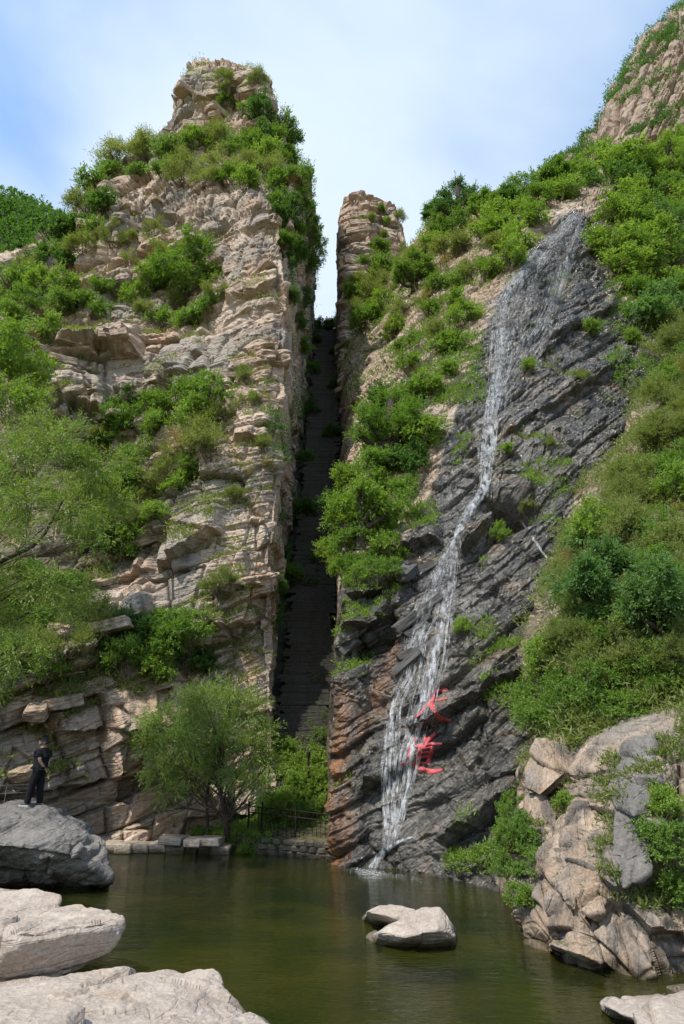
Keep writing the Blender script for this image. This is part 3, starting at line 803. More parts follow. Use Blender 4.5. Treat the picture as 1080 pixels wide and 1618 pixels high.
def leaves_np(rng, base, dirs, length, width, k, tw_len, droop=0.0, spread=0.8):
    """base (T,3), dirs (T,3): twigs; k leaves along each twig of tw_len -> quads"""
    T = len(base)
    dirs = dirs / np.maximum(np.linalg.norm(dirs, axis=1, keepdims=True), 1e-6)
    s = (np.arange(k) + .5) / k
    L = tw_len * (0.6 + .8 * rng.random(T))
    c = base[:, None] + dirs[:, None] * (s[None, :, None] * L[:, None, None])
    c[..., 2] -= droop * (s[None] ** 2) * L[:, None]
    c += rng.normal(0, .05, c.shape) * tw_len
    ld = dirs[:, None] * (.6 + .5 * s[None, :, None]) + rng.normal(0, spread, (T, k, 3))
    ld[..., 2] -= droop * .6
    ld /= np.linalg.norm(ld, axis=2, keepdims=True)
    nr = rng.normal(0, .6, (T, k, 3)); nr[..., 2] += 1.0
    side = np.cross(ld, nr); side /= np.maximum(np.linalg.norm(side, axis=2, keepdims=True), 1e-6)
    up = np.cross(side, ld)
    l = length * (.65 + .7 * rng.random((T, k, 1)))
    w = width * (.65 + .7 * rng.random((T, k, 1))) * .5
    p0 = c
    p1 = c + ld * l * .45 + side * w + up * l * .05
    p2 = c + ld * l - up * l * .08
    p3 = c + ld * l * .45 - side * w + up * l * .05
    V = np.stack([p0, p1, p2, p3], 2).reshape(-1, 3)
    F = np.arange(len(V)).reshape(-1, 4)
    return V, F
def tubes_np(paths, sides=5):
    """paths: list of (points (n,3), radii (n))"""
    Vs, Fs, off = [], [], 0
    for pts, rad in paths:
        pts = np.asarray(pts, float); n = len(pts)
        d = np.gradient(pts, axis=0); d /= np.maximum(np.linalg.norm(d, axis=1, keepdims=True), 1e-9)
        a = np.cross(d, np.array([.31, .87, .39])); a /= np.maximum(np.linalg.norm(a, axis=1, keepdims=True), 1e-9)
        b = np.cross(d, a)
        th = np.arange(sides) * 2 * math.pi / sides
        ring = pts[:, None] + np.asarray(rad)[:, None, None] * (np.cos(th)[None, :, None] * a[:, None] + np.sin(th)[None, :, None] * b[:, None])
        Vs.append(ring.reshape(-1, 3))
        i = np.arange(n - 1)[:, None] * sides; j = np.arange(sides)[None]; j2 = (j + 1) % sides
        Fs.append((np.stack([i + j, i + j2, i + sides + j2, i + sides + j], 2) + off).reshape(-1, 4))
        off += n * sides
    return np.concatenate(Vs), np.concatenate(Fs)
def curve_pts(a, b, bend, n=7):
    a, b, bend = np.asarray(a, float), np.asarray(b, float), np.asarray(bend, float)
    t = np.linspace(0, 1, n)[:, None]
    return a * (1 - t) + b * t + bend * (4 * t * (1 - t))
def grow(seed, clumps, root, twigs, k, leaf, width, tw_len, droop=0.1, spread=.8, trunk=None, trunk_r=.05, limb_r=.02, updir=.6, shell=.5, limb_f=.75):
    """plant from leaf clumps [(centre, radius(3))]; limbs run from the trunk to every clump.
    returns (leaf V, F), (wood V, F)"""
    rng = np.random.default_rng(seed)
    LV, LF, off = [], [], 0
    paths = []
    root = np.asarray(root, float)
    if trunk is not None:
        tp = np.asarray(trunk, float)
        r = trunk_r * np.linspace(1, .45, len(tp)); r[0] *= 1.35
        paths.append((tp, r))
    tot = sum(np.prod(np.asarray(c[1])) ** .67 for c in clumps)
    for c, r in clumps:
        c, r = np.asarray(c, float), np.asarray(r, float) * np.ones(3)
        T = max(6, int(twigs * np.prod(r) ** .67 / tot))
        u = rng.normal(0, 1, (T, 3)); u /= np.linalg.norm(u, axis=1, keepdims=True)
        rr = (shell + (1 - shell) * rng.random(T)) * (1 + .18 * rng.normal(size=T))
        # lumps: pull twigs towards a few sub-centres so that gaps open between them
        sub = rng.normal(0, 1, (9, 3)); sub /= np.linalg.norm(sub, axis=1, keepdims=True)
        idx = np.argmax(u @ sub.T + .35 * rng.random((T, 9)), 1)
        u2 = u * .62 + sub[idx] * .38
        base = c + u2 * r * rr[:, None] - u2 * r * tw_len * .3 / np.maximum(np.mean(r), .05)
        d = u2 + rng.normal(0, .35, (T, 3)); d[:, 2] += updir
        V, F = leaves_np(rng, base, d, leaf, width, k, tw_len, droop, spread)
        LV.append(V); LF.append(F + off); off += len(V)
        # limb with a few side branches
        if trunk is not None:
            j = int(np.clip(np.argmin(np.abs(tp[:, 2] - (c[2] - .5 * abs(c[2] - tp[0, 2]))) + .3 * rng.random(len(tp))), 1, len(tp) - 1))
            st = tp[j]; lr = trunk_r * np.linspace(1, .45, len(tp))[j] * limb_f
        else:
            st = root + rng.normal(0, .02, 3); lr = limb_r
        bend = rng.normal(0, .16, 3) * np.linalg.norm(c - st) * .7
        lp = curve_pts(st, c, bend, 8)
        paths.append((lp, lr * np.linspace(1, .25, 8)))
        for q in range(5):
            i0 = rng.integers(2, 7)
            e = c + u[q % T] * r * .95
            paths.append((curve_pts(lp[i0], e, rng.normal(0, .12, 3) * np.linalg.norm(r), 6), lr * .3 * np.linspace(1, .2, 6)))
    return (np.concatenate(LV), np.concatenate(LF)), tubes_np(paths, 5)

SHRUBS = {}
def proto(kind, seed, leafmat, n_cl, twigs, k, leaf, width, tw, droop, h, spread_xy, flat=1.0, updir=.6, woodmat='twig', spread=.8):
    rng = np.random.default_rng(seed)
    cl = []
    for i in range(n_cl):
        a = rng.random() * 6.283
        rr = spread_xy * math.sqrt(rng.random())
        z = h * (.30 + .55 * rng.random()) * (1 - .45 * (rr / spread_xy) ** 2)
        s = (.17 + .12 * rng.random())
        cl.append(((rr * math.cos(a), rr * math.sin(a), z), (s, s, s * .85 * flat)))
    (lv, lf), (wv, wf) = grow(seed, cl, (0, 0, -.1), twigs, k, leaf, width, tw, droop, spread, limb_r=.016, updir=updir, shell=.35)
    SHRUBS.setdefault(kind, []).append((mesh_np(kind + '_foliage', lv, lf, M[leafmat]), mesh_np(kind + '_stem', wv, wf, M[woodmat], True)))
for i in range(3):
    proto('fresh_shrub', 100 + i, 'leaf_fresh', 9 + i, 620, 8, .052, .030, .13, .15, 1.0, .42)
    proto('green_shrub', 120 + i, 'leaf_mid', 9 + i, 640, 8, .048, .026, .12, .12, .95, .45)
    proto('olive_shrub', 140 + i, 'leaf_olive', 9 + i, 700, 9, .055, .014, .17, .05, .9, .48, updir=.9, spread=.5)
    proto('dark_shrub', 160 + i, 'leaf_dark', 9 + i, 620, 8, .054, .034, .12, .15, 1.0, .42)
    proto('broadleaf_shrub', 180 + i, 'leaf_blue', 10, 420, 8, .085, .034, .15, .45, .85, .5, updir=.3)
    proto('dry_shrub', 200 + i, 'leaf_dry', 8, 200, 7, .05, .012, .18, .05, .8, .45, updir=.9, spread=.4)
N_PLANTS = {}
def plant(kind, loc, size, label, group, tilt=(0, 0), stretch=1.0):
    protos = SHRUBS[kind]
    fo, st = protos[rnd.randrange(len(protos))]
    e = empty(kind, loc)
    e.rotation_euler = (tilt[0], tilt[1], rnd.random() * 6.283)
    e.rotation_mode = 'XYZ'
    q = Quaternion((1, 0, 0), tilt[0]) @ Quaternion((0, 1, 0), tilt[1]) @ Quaternion((0, 0, 1), rnd.random() * 6.283)
    e.rotation_euler = q.to_euler()
    e.scale = (size, size, size * stretch)
    tag(e, label, 'shrub', group)
    link('foliage', fo, e); link('stem', st, e)
    N_PLANTS[kind] = N_PLANTS.get(kind, 0) + 1
    return e
def poly_area(p):
    return abs(sum(p[i][0] * p[(i + 1) % len(p)][1] - p[(i + 1) % len(p)][0] * p[i][1] for i in range(len(p)))) / 2
KIND_WORDS = {'fresh_shrub': 'bright green shrub', 'green_shrub': 'mid green shrub', 'olive_shrub': 'olive shrub',
              'dark_shrub': 'dark green shrub', 'broadleaf_shrub': 'blue green shrub', 'dry_shrub': 'dry yellow shrub'}
def scatter(poly, n, size_px, kinds, where, objs=None, min_gap=.55, up=.6, sink=.12, max_tries=60, ymin=None):
    """n shrubs inside a photo polygon, each standing on the rock it lands on"""
    xs = [p[0] for p in poly]; ys = [p[1] for p in poly]
    done, made = [], []
    tries = 0
    names = [k for k, w in kinds for _ in range(w)]
    while len(done) < n and tries < n * max_tries:
        tries += 1
        x, y = rnd.uniform(min(xs), max(xs)), rnd.uniform(min(ys), max(ys))
        if not inpoly(np.array([x]), np.array([y]), poly)[0]: continue
        sp = rnd.uniform(*size_px)
        if any((x - a) ** 2 + (y - b) ** 2 < (min_gap * .5 * (sp + c)) ** 2 for a, b, c in done): continue
        h = hit(x, y + sp * .35, objs)
        if not h: continue
        loc, nrm, dist, o = h
        if ymin and loc.y < ymin: continue
        size = sp * (loc - EYE).dot(Vector((0, CP, SP))) / FPX
        k = rnd.choice(names)
        d = (nrm * (1 - up) + Vector((0, 0, up))).normalized()
        tx, ty = -math.asin(max(-1, min(1, d.y))), math.asin(max(-1, min(1, d.x)))
        e = plant(k, loc - d * size * sink, size, None, None, (tx * .7, ty * .7), rnd.uniform(.85, 1.15))
        made.append((e, k, x, y, sp))
        done.append((x, y, sp))
    mx0, mx1, my0, my1 = min(xs), max(xs), min(ys), max(ys)
    for e, k, x, y, sp in made:
        u, v = (x - mx0) / (mx1 - mx0 + 1), (y - my0) / (my1 - my0 + 1)
        vert = ['topmost', 'upper', 'lower', 'bottom'][min(3, int(v * 4))] if my1 - my0 > 50 else ''
        hor = ['left', 'left-centre', 'right-centre', 'right'][min(3, int(u * 4))] if mx1 - mx0 > 50 else ''
        pl = (vert + ' ' + hor).strip()
        f = (sp - size_px[0]) / (size_px[1] - size_px[0] + .01)
        big = 'small' if f < .33 else 'large' if f > .67 else 'medium'
        if len(made) < 3:
            tag(e, f'{KIND_WORDS[k]} {where}', None, None)
        else:
            tag(e, f'{big} {KIND_WORDS[k]}, {pl}, {where}'.replace(', ,', ','), None, None)
        e['group'] = f'shrubs {where}'
    seen = {}
    for e, k, x, y, sp in made: seen.setdefault(e['label'], []).append((x, e))
    for L, v in seen.items():
        if len(v) > 1:
            v.sort(key=lambda q: q[0])
            for q, (x, e) in enumerate(v):
                w_ = L.split(' ', 1)
                e['label'] = ('leftmost ' if q == 0 else 'rightmost ' if q == len(v) - 1 else ('second ', 'third ', 'fourth ', 'fifth ', 'sixth ')[min(q - 1, 4)]) + L
    return len(done)
FR, GR, OL, DK, BL, DR = 'fresh_shrub', 'green_shrub', 'olive_shrub', 'dark_shrub', 'broadleaf_shrub', 'dry_shrub'
up_objs = [summit, left_cliff]
scatter([(140, 275), (190, 215), (262, 226), (330, 205), (395, 215), (438, 262), (445, 300), (400, 285), (330, 272), (250, 258), (190, 268), (140, 310)], 30, (42, 70), [(GR, 5), (OL, 3), (FR, 1)], 'on the shoulder below the tan summit', up_objs, .5)
scatter([(405, 165), (440, 175), (468, 240), (488, 320), (495, 400), (470, 420), (448, 380), (440, 300), (425, 250)], 22, (34, 54), [(DK, 4), (GR, 3)], 'hanging down the shaded side of the tan pillar', up_objs, .45)
scatter([(425, 290), (448, 300), (475, 430), (492, 520), (470, 560), (455, 480), (445, 380)], 10, (26, 42), [(GR, 3), (DK, 3)], 'clinging to the left wall of the gorge', up_objs, .5)
scatter([(320, 115), (380, 110), (425, 130), (400, 175), (340, 160)], 5, (20, 34), [(GR, 2), (OL, 2)], 'in the cracks of the tan summit block', up_objs, .7)
scatter([(98, 360), (145, 300), (175, 300), (150, 360), (120, 400), (30, 430), (0, 440)], 14, (38, 60), [(GR, 3), (OL, 2), (DK, 1)], 'along the left skyline ridge', None, .5)
scatter([(-20, 460), (60, 430), (130, 450), (150, 500), (90, 530), (40, 560), (-20, 560)], 10, (50, 76), [(FR, 3), (GR, 3), (OL, 1)], 'on the slope at the left edge', [left_cliff], .5)
scatter([(150, 445), (230, 430), (300, 440), (355, 440), (355, 500), (300, 510), (200, 490), (140, 480)], 12, (42, 66), [(GR, 4), (FR, 2), (OL, 2)], 'on the ledge around the small ledge tree', [left_cliff], .48)
scatter([(170, 370), (260, 345), (280, 380), (200, 410)], 5, (30, 46), [(OL, 3), (GR, 1)], 'in the hollow under the top rock band', [left_cliff], .6)
scatter([(130, 680), (190, 640), (250, 605), (345, 600), (355, 670), (330, 740), (270, 790), (190, 860), (120, 840), (110, 760)], 28, (52, 86), [(GR, 4), (FR, 3), (OL, 3), (DK, 1), (DR, 1)], 'on the broad scrub ledge across the left cliff', [left_cliff], .46)
scatter([(195, 985), (250, 960), (310, 970), (318, 1030), (250, 1060), (195, 1050)], 6, (70, 100), [(GR, 4), (DK, 1), (FR, 1)], 'in the hollow low on the left cliff', [left_cliff], .5)
scatter([(-10, 900), (90, 900), (140, 960), (80, 1060), (-10, 1110)], 12, (60, 90), [(OL, 3), (GR, 3)], 'at the foot of the big leaning tree', [left_cliff], .5)
scatter([(380, 590), (420, 580), (425, 640), (380, 630)], 3, (26, 40), [(OL, 1), (DR, 1)], 'on the bright pillar face', [left_cliff], .8)
scatter([(340, 905), (375, 905), (375, 925), (340, 925)], 1, (54, 58), [(OL, 1)], 'alone on a ledge of the lower pillar', [left_cliff])
scatter([(360, 740), (420, 700), (420, 740), (370, 780)], 4, (26, 40), [(OL, 2), (DR, 1)], 'in cracks of the middle pillar', [left_cliff], .8)
scatter([(425, 850), (500, 880), (500, 930), (430, 930)], 6, (34, 50), [(DK, 1)], 'in the dark of the gorge', None, .6)
# right side
rc = [right_cliff, pinnacle]
scatter([(560, 455), (640, 385), (690, 350), (790, 330), (800, 370), (740, 430), (680, 470), (620, 520), (565, 500)], 24, (38, 64), [(OL, 4), (GR, 3), (FR, 2), (DR, 1)], 'on the slope right of the slit of sky', rc, .46)
scatter([(565, 325), (635, 320), (645, 360), (600, 370)], 5, (18, 30), [(GR, 1), (OL, 2)], 'on the square topped pinnacle', [pinnacle], .7)
scatter([(560, 400), (640, 375), (650, 440), (560, 470)], 7, (34, 52), [(OL, 2), (GR, 2)], 'at the foot of the square topped pinnacle', rc, .45)
scatter([(780, 320), (850, 280), (885, 268), (890, 300), (860, 345), (815, 400), (780, 430), (750, 420)], 17, (46, 72), [(FR, 5), (GR, 2)], 'on the brink left of the waterfall top', rc, .46)
scatter([(955, 300), (890, 262), (930, 240), (1000, 235), (1090, 205), (1090, 470), (1030, 500), (985, 450), (955, 400)], 30, (54, 92), [(FR, 5), (GR, 3), (BL, 1), (DK, 1)], 'on the brink right of the waterfall top', rc, .44)
scatter([(605, 520), (690, 470), (770, 440), (760, 500), (700, 560), (740, 600), (680, 620), (640, 600)], 11, (38, 58), [(FR, 3), (GR, 3), (OL, 1)], 'between pale outcrops left of the fall', rc, .48)
scatter([(585, 640), (660, 600), (670, 680), (640, 740), (650, 800), (610, 860), (540, 900), (505, 850), (550, 770)], 22, (52, 84), [(FR, 5), (GR, 3), (DK, 1)], 'on the corner between the gorge and the fall', rc, .42)
scatter([(535, 880), (620, 880), (600, 920), (540, 925)], 5, (40, 60), [(GR, 2), (FR, 2)], 'on the rim of the dark ledges', rc, .5)
scatter([(915, 840), (985, 770), (1055, 630), (1090, 570), (1090, 1130), (990, 1150), (930, 1160), (870, 1160), (850, 1050), (925, 950)], 74, (62, 100), [(OL, 6), (GR, 4), (FR, 2), (DR, 2)], 'on the scrub slope at the right', [right_slope, right_cliff], .42)
scatter([(910, 830), (1000, 810), (1080, 870), (1080, 980), (970, 960), (920, 900)], 14, (80, 120), [(BL, 1)], 'among the feathery scrub of the right slope', [right_slope], .5)
scatter([(1040, 540), (1085, 440), (1095, 560), (1060, 620)], 6, (60, 90), [(OL, 2), (GR, 3)], 'between the brink and the right slope', [right_slope, right_cliff], .5)
scatter([(790, 1330), (805, 1310), (850, 1320), (850, 1380), (830, 1420), (800, 1400)], 5, (50, 68), [(FR, 1), (GR, 3)], 'in the cleft beside the pool', [right_cliff, right_bank], .45)
scatter([(800, 1240), (840, 1250), (830, 1300), (790, 1280)], 3, (44, 60), [(GR, 1)], 'above the cleft on the dark rock', [right_cliff, right_bank], .5)
scatter([(1040, 1260), (1090, 1240), (1090, 1400), (1040, 1390)], 5, (66, 100), [(FR, 2), (GR, 2)], 'on the fluted rock bank', [right_bank], .5)
scatter([(880, 1255), (915, 1235), (920, 1280), (880, 1280)], 2, (30, 44), [(OL, 1), (FR, 1)], 'between the boulders of the rock bank', [right_bank], .6)
scatter([(800, 540), (1000, 480), (1020, 640), (900, 720), (700, 1000), (830, 980), (720, 1290)], 9, (24, 38), [(FR, 1), (OL, 1)], 'rooted in the wet rock face', [right_cliff], .9)
print('plants', N_PLANTS)
# ------------------------------------------------------------------ boulders
def subdivide_np(V, F, n):
    for _ in range(n):
        e = np.concatenate([F[:, [0, 1]], F[:, [1, 2]], F[:, [2, 0]]]); es = np.sort(e, 1)
        u, inv = np.unique(es, axis=0, return_inverse=True)
        inv = inv.ravel()
        mid = (V[u[:, 0]] + V[u[:, 1]]) / 2
        m = inv.reshape(3, -1) + len(V)
        V = np.concatenate([V, mid])
        F = np.concatenate([np.stack([F[:, 0], m[0], m[2]], 1), np.stack([F[:, 1], m[1], m[0]], 1), np.stack([F[:, 2], m[2], m[1]], 1), np.stack([m[0], m[1], m[2]], 1)])
    return V, F
def smooth_np(V, F, it, f=.5):
    e = np.concatenate([F[:, [0, 1]], F[:, [1, 2]], F[:, [2, 0]]])
    cnt = np.bincount(e[:, 0], minlength=len(V)) + np.bincount(e[:, 1], minlength=len(V))
    for _ in range(it):
        S = np.stack([np.bincount(e[:, 0], V[e[:, 1], k], len(V)) + np.bincount(e[:, 1], V[e[:, 0], k], len(V)) for k in range(3)], 1)
        V = V * (1 - f) + f * S / cnt[:, None]
    return V
def vert_normals(V, F):
    n = np.cross(V[F[:, 1]] - V[F[:, 0]], V[F[:, 2]] - V[F[:, 0]])
    N = np.stack([sum(np.bincount(F[:, j], n[:, k], len(V)) for j in range(3)) for k in range(3)], 1)
    return N / np.maximum(np.linalg.norm(N, axis=1, keepdims=True), 1e-9)
def hull_mesh(pts, sub, smooth_it, disp):
    bm = bmesh.new()
    for p in pts: bm.verts.new(p)
    r = bmesh.ops.convex_hull(bm, input=bm.verts)
    bmesh.ops.delete(bm, geom=[v for v in bm.verts if not v.link_faces], context='VERTS')
    bmesh.ops.triangulate(bm, faces=bm.faces)
    for _ in range(6):          # even out the long hull edges first
        L = [e for e in bm.edges if e.calc_length() > .42 * max(x.calc_length() for x in bm.edges)]
        if len(bm.faces) > 260: break
        bmesh.ops.subdivide_edges(bm, edges=L, cuts=1)
        bmesh.ops.triangulate(bm, faces=bm.faces)
    bmesh.ops.recalc_face_normals(bm, faces=bm.faces)
    bm.verts.index_update()
    V = np.array([v.co[:] for v in bm.verts]); F = np.array([[v.index for v in f.verts] for f in bm.faces])
    bm.free()
    V, F = subdivide_np(V, F, sub)
    V = smooth_np(V, F, smooth_it)
    N = vert_normals(V, F)
    V = V + N * disp(V, N)[:, None]
    return V, F
def boulder(name, pts, mat, label, group=None, sub=4, smooth_it=14, disp=None, cat='boulder', seed=1, amp=1.0):
    pts = [Vector(p) for p in pts]
    base = Vector((sum(p.x for p in pts) / len(pts), sum(p.y for p in pts) / len(pts), min(p.z for p in pts)))
    d = disp or (lambda V, N: amp * (.10 * fbm(V / .9, 3, seed) + strata(V, frame_matrix(-10, 15), (1.5, 1.4, .7), seed + 7, .06, .14, .16, .05, .02) + .05 * ridged(V / .35, 4, seed + 2) + .015 * fbm(V / .07, 3, seed + 4)))
    V, F = hull_mesh(pts, sub, smooth_it, d)
    V = V - np.array(base)
    o = link(name, mesh_np(name, V, F, mat, True))
    o.location = base
    tag(o, label, cat, group)
    return o
D_ = lambda p, dz: p + Vector((0, 0, dz))
watcher_rock = boulder('boulder', [W(-90, 1296, 18), W(0, 1276, 18), W(48, 1268, 18), W(84, 1284, 17.8), W(140, 1311, 17.3), W(163, 1334, 17.2), W(178, 1390, 17.0), G(166, 1412, -.4), G(100, 1424, -.4), G(0, 1402, -.2), G(-90, 1410, -.3),
    W(100, 1325, 16.3), W(118, 1352, 16.3), W(0, 1335, 15.9), W(-90, 1340, 15.8), W(0, 1278, 21), W(60, 1272, 20.6), W(110, 1300, 20.4), W(150, 1345, 19.8), W(-90, 1290, 21), G(120, 1390, -.6), G(0, 1375, -.6)],
    M['grey_stone'], 'big grey boulder with a person standing on top', sub=4, smooth_it=12, seed=11, amp=1.3)
slab = boulder('boulder', [W(-120, 1436, 12), W(30, 1436, 11.8), W(120, 1430, 11.6), W(172, 1441, 11), W(192, 1452, 10.7), W(188, 1480, 10.5), W(172, 1505, 10.45), W(120, 1533, 10.3), W(60, 1553, 10.1), W(-120, 1580, 9.7), W(-120, 1480, 9.8), W(60, 1474, 9.85), W(150, 1458, 10.2),
    W(160, 1500, 11.4), W(60, 1520, 11.6), W(-120, 1520, 12)],
    M['pale_stone'], 'pale flat topped boulder jutting over the pool', sub=4, smooth_it=9, seed=21, amp=.62)
boulder('boulder', [W(-120, 1405, 13), W(0, 1402, 13), W(60, 1406, 12.9), W(94, 1418, 12.6), W(92, 1430, 12.4), W(0, 1440, 12.2), W(-120, 1440, 12.2), W(40, 1450, 12.6), W(-120, 1470, 12.8), W(80, 1445, 12.9)],
    M['pale_stone'], 'low pale rock behind the flat topped boulder', sub=4, smooth_it=8, seed=31, amp=.5)
fore = boulder('boulder', [W(-120, 1580, 9), W(60, 1571, 9.2), W(130, 1556, 9.6), W(200, 1533, 10), W(268, 1527, 10.0), W(318, 1545, 9.7), W(350, 1582, 9.1), W(432, 1622, 8.3), W(500, 1668, 7.6), W(-200, 1760, 5.2), W(300, 1790, 5.4), W(480, 1740, 6.4),
    G(300, 1600, -.9), G(480, 1700, -.9), G(100, 1600, -.9), G(-200, 1800, -.9), G(300, 1850, -.9)],
    M['pale_stone'], 'broad pale rock slab filling the lower left corner', sub=5, smooth_it=14, seed=41, amp=.55)
boulder('boulder', [W(284, 1545, 9.75), W(306, 1536, 9.8), W(334, 1540, 9.7), W(352, 1560, 9.5), W(350, 1580, 9.3), W(318, 1572, 9.25), W(290, 1560, 9.4), W(300, 1580, 9.6), W(345, 1590, 9.7), W(330, 1560, 10.0)],
    M['pale_stone'], 'rough knob of white rock on the edge of the broad slab', sub=4, smooth_it=5, seed=51, amp=.5)
boulder('boulder', [W(50, 1555, 9.9), W(72, 1548, 9.95), W(96, 1552, 10), W(108, 1568, 9.8), W(100, 1580, 9.7), W(60, 1580, 9.7), W(80, 1560, 10.3)],
    M['pale_stone'], 'small stone wedged under the flat topped boulder', cat='stone', sub=3, smooth_it=4, seed=61, amp=.3)
boulder('boulder', [W(4, 1562, 9.7), W(22, 1555, 9.8), W(44, 1562, 9.8), W(42, 1582, 9.6), W(8, 1584, 9.6), W(24, 1570, 10)],
    M['grey_stone'], 'darker small stone under the flat topped boulder by the left edge', cat='stone', sub=3, smooth_it=4, seed=62, amp=.3)
boulder('boulder', [G(578, 1486, -.1), W(600, 1473, 12.1), W(650, 1446, 12.2), W(668, 1437, 12.3), W(694, 1435, 12.3), W(708, 1450, 12.2), W(717, 1478, 12.0), G(716, 1500, -.1), G(640, 1502, -.1), G(590, 1498, -.1), W(640, 1480, 11.75), W(690, 1470, 11.8), W(700, 1445, 12.9), G(720, 1480, -.2), G(600, 1476, -.25)],
    M['pale_stone'], 'front pale stone sloping out of the water in mid pool', sub=4, smooth_it=6, seed=71, amp=.42)
boulder('boulder', [G(574, 1456, -.1), W(580, 1440, 13.1), W(600, 1431, 13.2), W(630, 1430, 13.2), W(655, 1438, 13.1), W(662, 1460, 12.9), G(600, 1468, -.1), G(660, 1480, -.1), W(600, 1436, 13.7), W(650, 1440, 13.7), G(600, 1445, -.2)],
    M['pale_stone'], 'rounded pale stone behind the sloping one in mid pool', sub=4, smooth_it=8, seed=81, amp=.4)
# rocks of the right bank
boulder('boulder', [W(828, 1214, 14.4), W(848, 1168, 14.9), W(884, 1154, 15.1), W(910, 1176, 14.6), W(916, 1208, 14.0), W(884, 1228, 13.5), W(852, 1256, 13.6), W(832, 1244, 13.9), W(860, 1190, 13.9), W(850, 1250, 15), W(905, 1220, 15.5), W(890, 1180, 16)],
    M['bank_rock'], 'tilted square tan boulder at the top of the right rock bank', sub=4, smooth_it=4, seed=91, amp=.5)
boulder('boulder', [W(838, 1262, 14.2), W(862, 1266, 13.7), W(878, 1290, 13.4), W(872, 1325, 13.2), W(846, 1334, 13.4), W(832, 1320, 13.8), W(834, 1285, 14.1), W(870, 1300, 14.6)],
    M['bank_rock'], 'rusty tan block under the tilted square boulder', sub=4, smooth_it=4, seed=92, amp=.5)
boulder('boulder', [W(884, 1300, 13.0), W(915, 1283, 12.7), W(950, 1292, 12.3), W(962, 1330, 11.8), W(966, 1400, 11.2), W(950, 1440, 10.9), W(905, 1450, 11.2), W(872, 1425, 11.9), W(866, 1370, 12.4), W(900, 1360, 11.9), W(940, 1350, 11.6), W(900, 1440, 12.8), W(950, 1400, 12.6)],
    M['bank_rock'], 'large rounded grey tan rock in the middle of the right bank', sub=5, smooth_it=5, seed=93, amp=1.5)
boulder('boulder', [W(828, 1388, 13.4), W(846, 1368, 13.4), W(872, 1362, 12.9), W(884, 1400, 12.4), W(866, 1440, 12.3), W(832, 1430, 13.0), W(850, 1400, 12.7), W(860, 1410, 13.8)],
    M['bank_rock'], 'pale rounded rock beside the green cleft', sub=4, smooth_it=4, seed=94, amp=.9)
boulder('boulder', [G(856, 1508, -.25), G(900, 1526, -.25), G(945, 1530, -.25), W(870, 1492, 11.2), W(905, 1478, 11.2), W(945, 1490, 10.8), W(950, 1520, 10.5), W(880, 1500, 12), W(940, 1490, 12)],
    M['bank_rock'], 'low rock lip touching the water under the right bank', sub=4, smooth_it=6, seed=95, amp=.5)
boulder('boulder', [G(800, 1452, -.2), G(820, 1474, -.2), W(812, 1440, 14.2), W(828, 1428, 14), W(836, 1470, 12.9), G(838, 1480, -.2), W(830, 1440, 14.6)],
    M['bank_rock'], 'small rusty rock at the water edge left of the right bank', sub=3, smooth_it=4, seed=96, amp=.4)
boulder('boulder', [W(972, 1210, 12.2), W(1000, 1170, 12.4), W(1030, 1160, 12.2), W(1036, 1260, 11.2), W(1024, 1380, 10.6), W(985, 1405, 10.7), W(966, 1370, 11.1), W(968, 1290, 11.5), W(1000, 1290, 10.9), W(1010, 1300, 12.4), W(1000, 1200, 13.2)],
    M['grey_stone'], 'tall dark grey slab leaning on the right bank', sub=4, smooth_it=6, seed=97, amp=.7)
boulder('boulder', [W(955, 1588, 8.9), W(985, 1570, 9.3), W(1040, 1562, 9.5), W(1100, 1556, 9.6), W(1160, 1590, 9), W(1160, 1650, 8), W(1050, 1620, 8.2), W(985, 1604, 8.5), G(960, 1600, -.7), G(1160, 1640, -.7), G(1100, 1560, -.7)],
    M['pale_stone'], 'flat pale rocks in the lower right corner', sub=4, smooth_it=6, seed=98, amp=.6)
boulder('boulder', [W(1000, 1600, 8.2), W(1040, 1590, 8.4), W(1090, 1600, 8.3), W(1120, 1640, 7.6), W(1010, 1630, 7.6), G(1000, 1620, -.7), G(1110, 1650, -.7), G(1060, 1600, -.7)],
    M['pale_stone'], 'cracked pale stone nearest the lower right corner', sub=4, smooth_it=5, seed=99, amp=.6)

# loose and jutting slabs of the cliffs: parts of the cliff they belong to
SLABS = []
for i in range(8):
    rr = random.Random(300 + i)
    pts = []
    for sx in (-1, 1):
        for sy in (-1, 1):
            for sz in (-1, 1):
                pts.append(Vector((sx * (.42 + .12 * rr.random()), sy * (.40 + .12 * rr.random()), sz * (.40 + .14 * rr.random()))))
    for _ in range(3): pts.append(Vector((rr.uniform(-.6, .6), rr.uniform(-.55, .55), rr.uniform(-.5, .5))))
    V, F = hull_mesh(pts, 0, 1, lambda V, N: .05 * fbm(V / .5, 3, 7))
    SLABS.append((V, F))
slab_meshes = {}
def slab_on(cliff, mat, px, py, wpx, hpx, dip, out=.25):
    h = hit(px, py, [cliff])
    if not h: return
    loc, nrm, dist, o = h
    m = dist / FPX
    i = rnd.randrange(len(SLABS))
    key = (i, mat.name)
    if key not in slab_meshes:
        slab_meshes[key] = mesh_np('rock_slab', SLABS[i][0], SLABS[i][1], mat)
    b = link('rock_slab', slab_meshes[key], cliff)
    b.location = loc + Vector((nrm.x, nrm.y, 0)).normalized() * (-.42 * max(hpx * 1.6, wpx * .5) * m + .22 * rnd.random())
    b.rotation_euler = (rnd.uniform(-.12, .2), -math.radians(dip + rnd.uniform(-7, 7)), math.atan2(nrm.x, -nrm.y) + rnd.uniform(-.3, .3))
    b.scale = (wpx * m, .9 * max(hpx * 1.6, wpx * .5) * m, hpx * m)
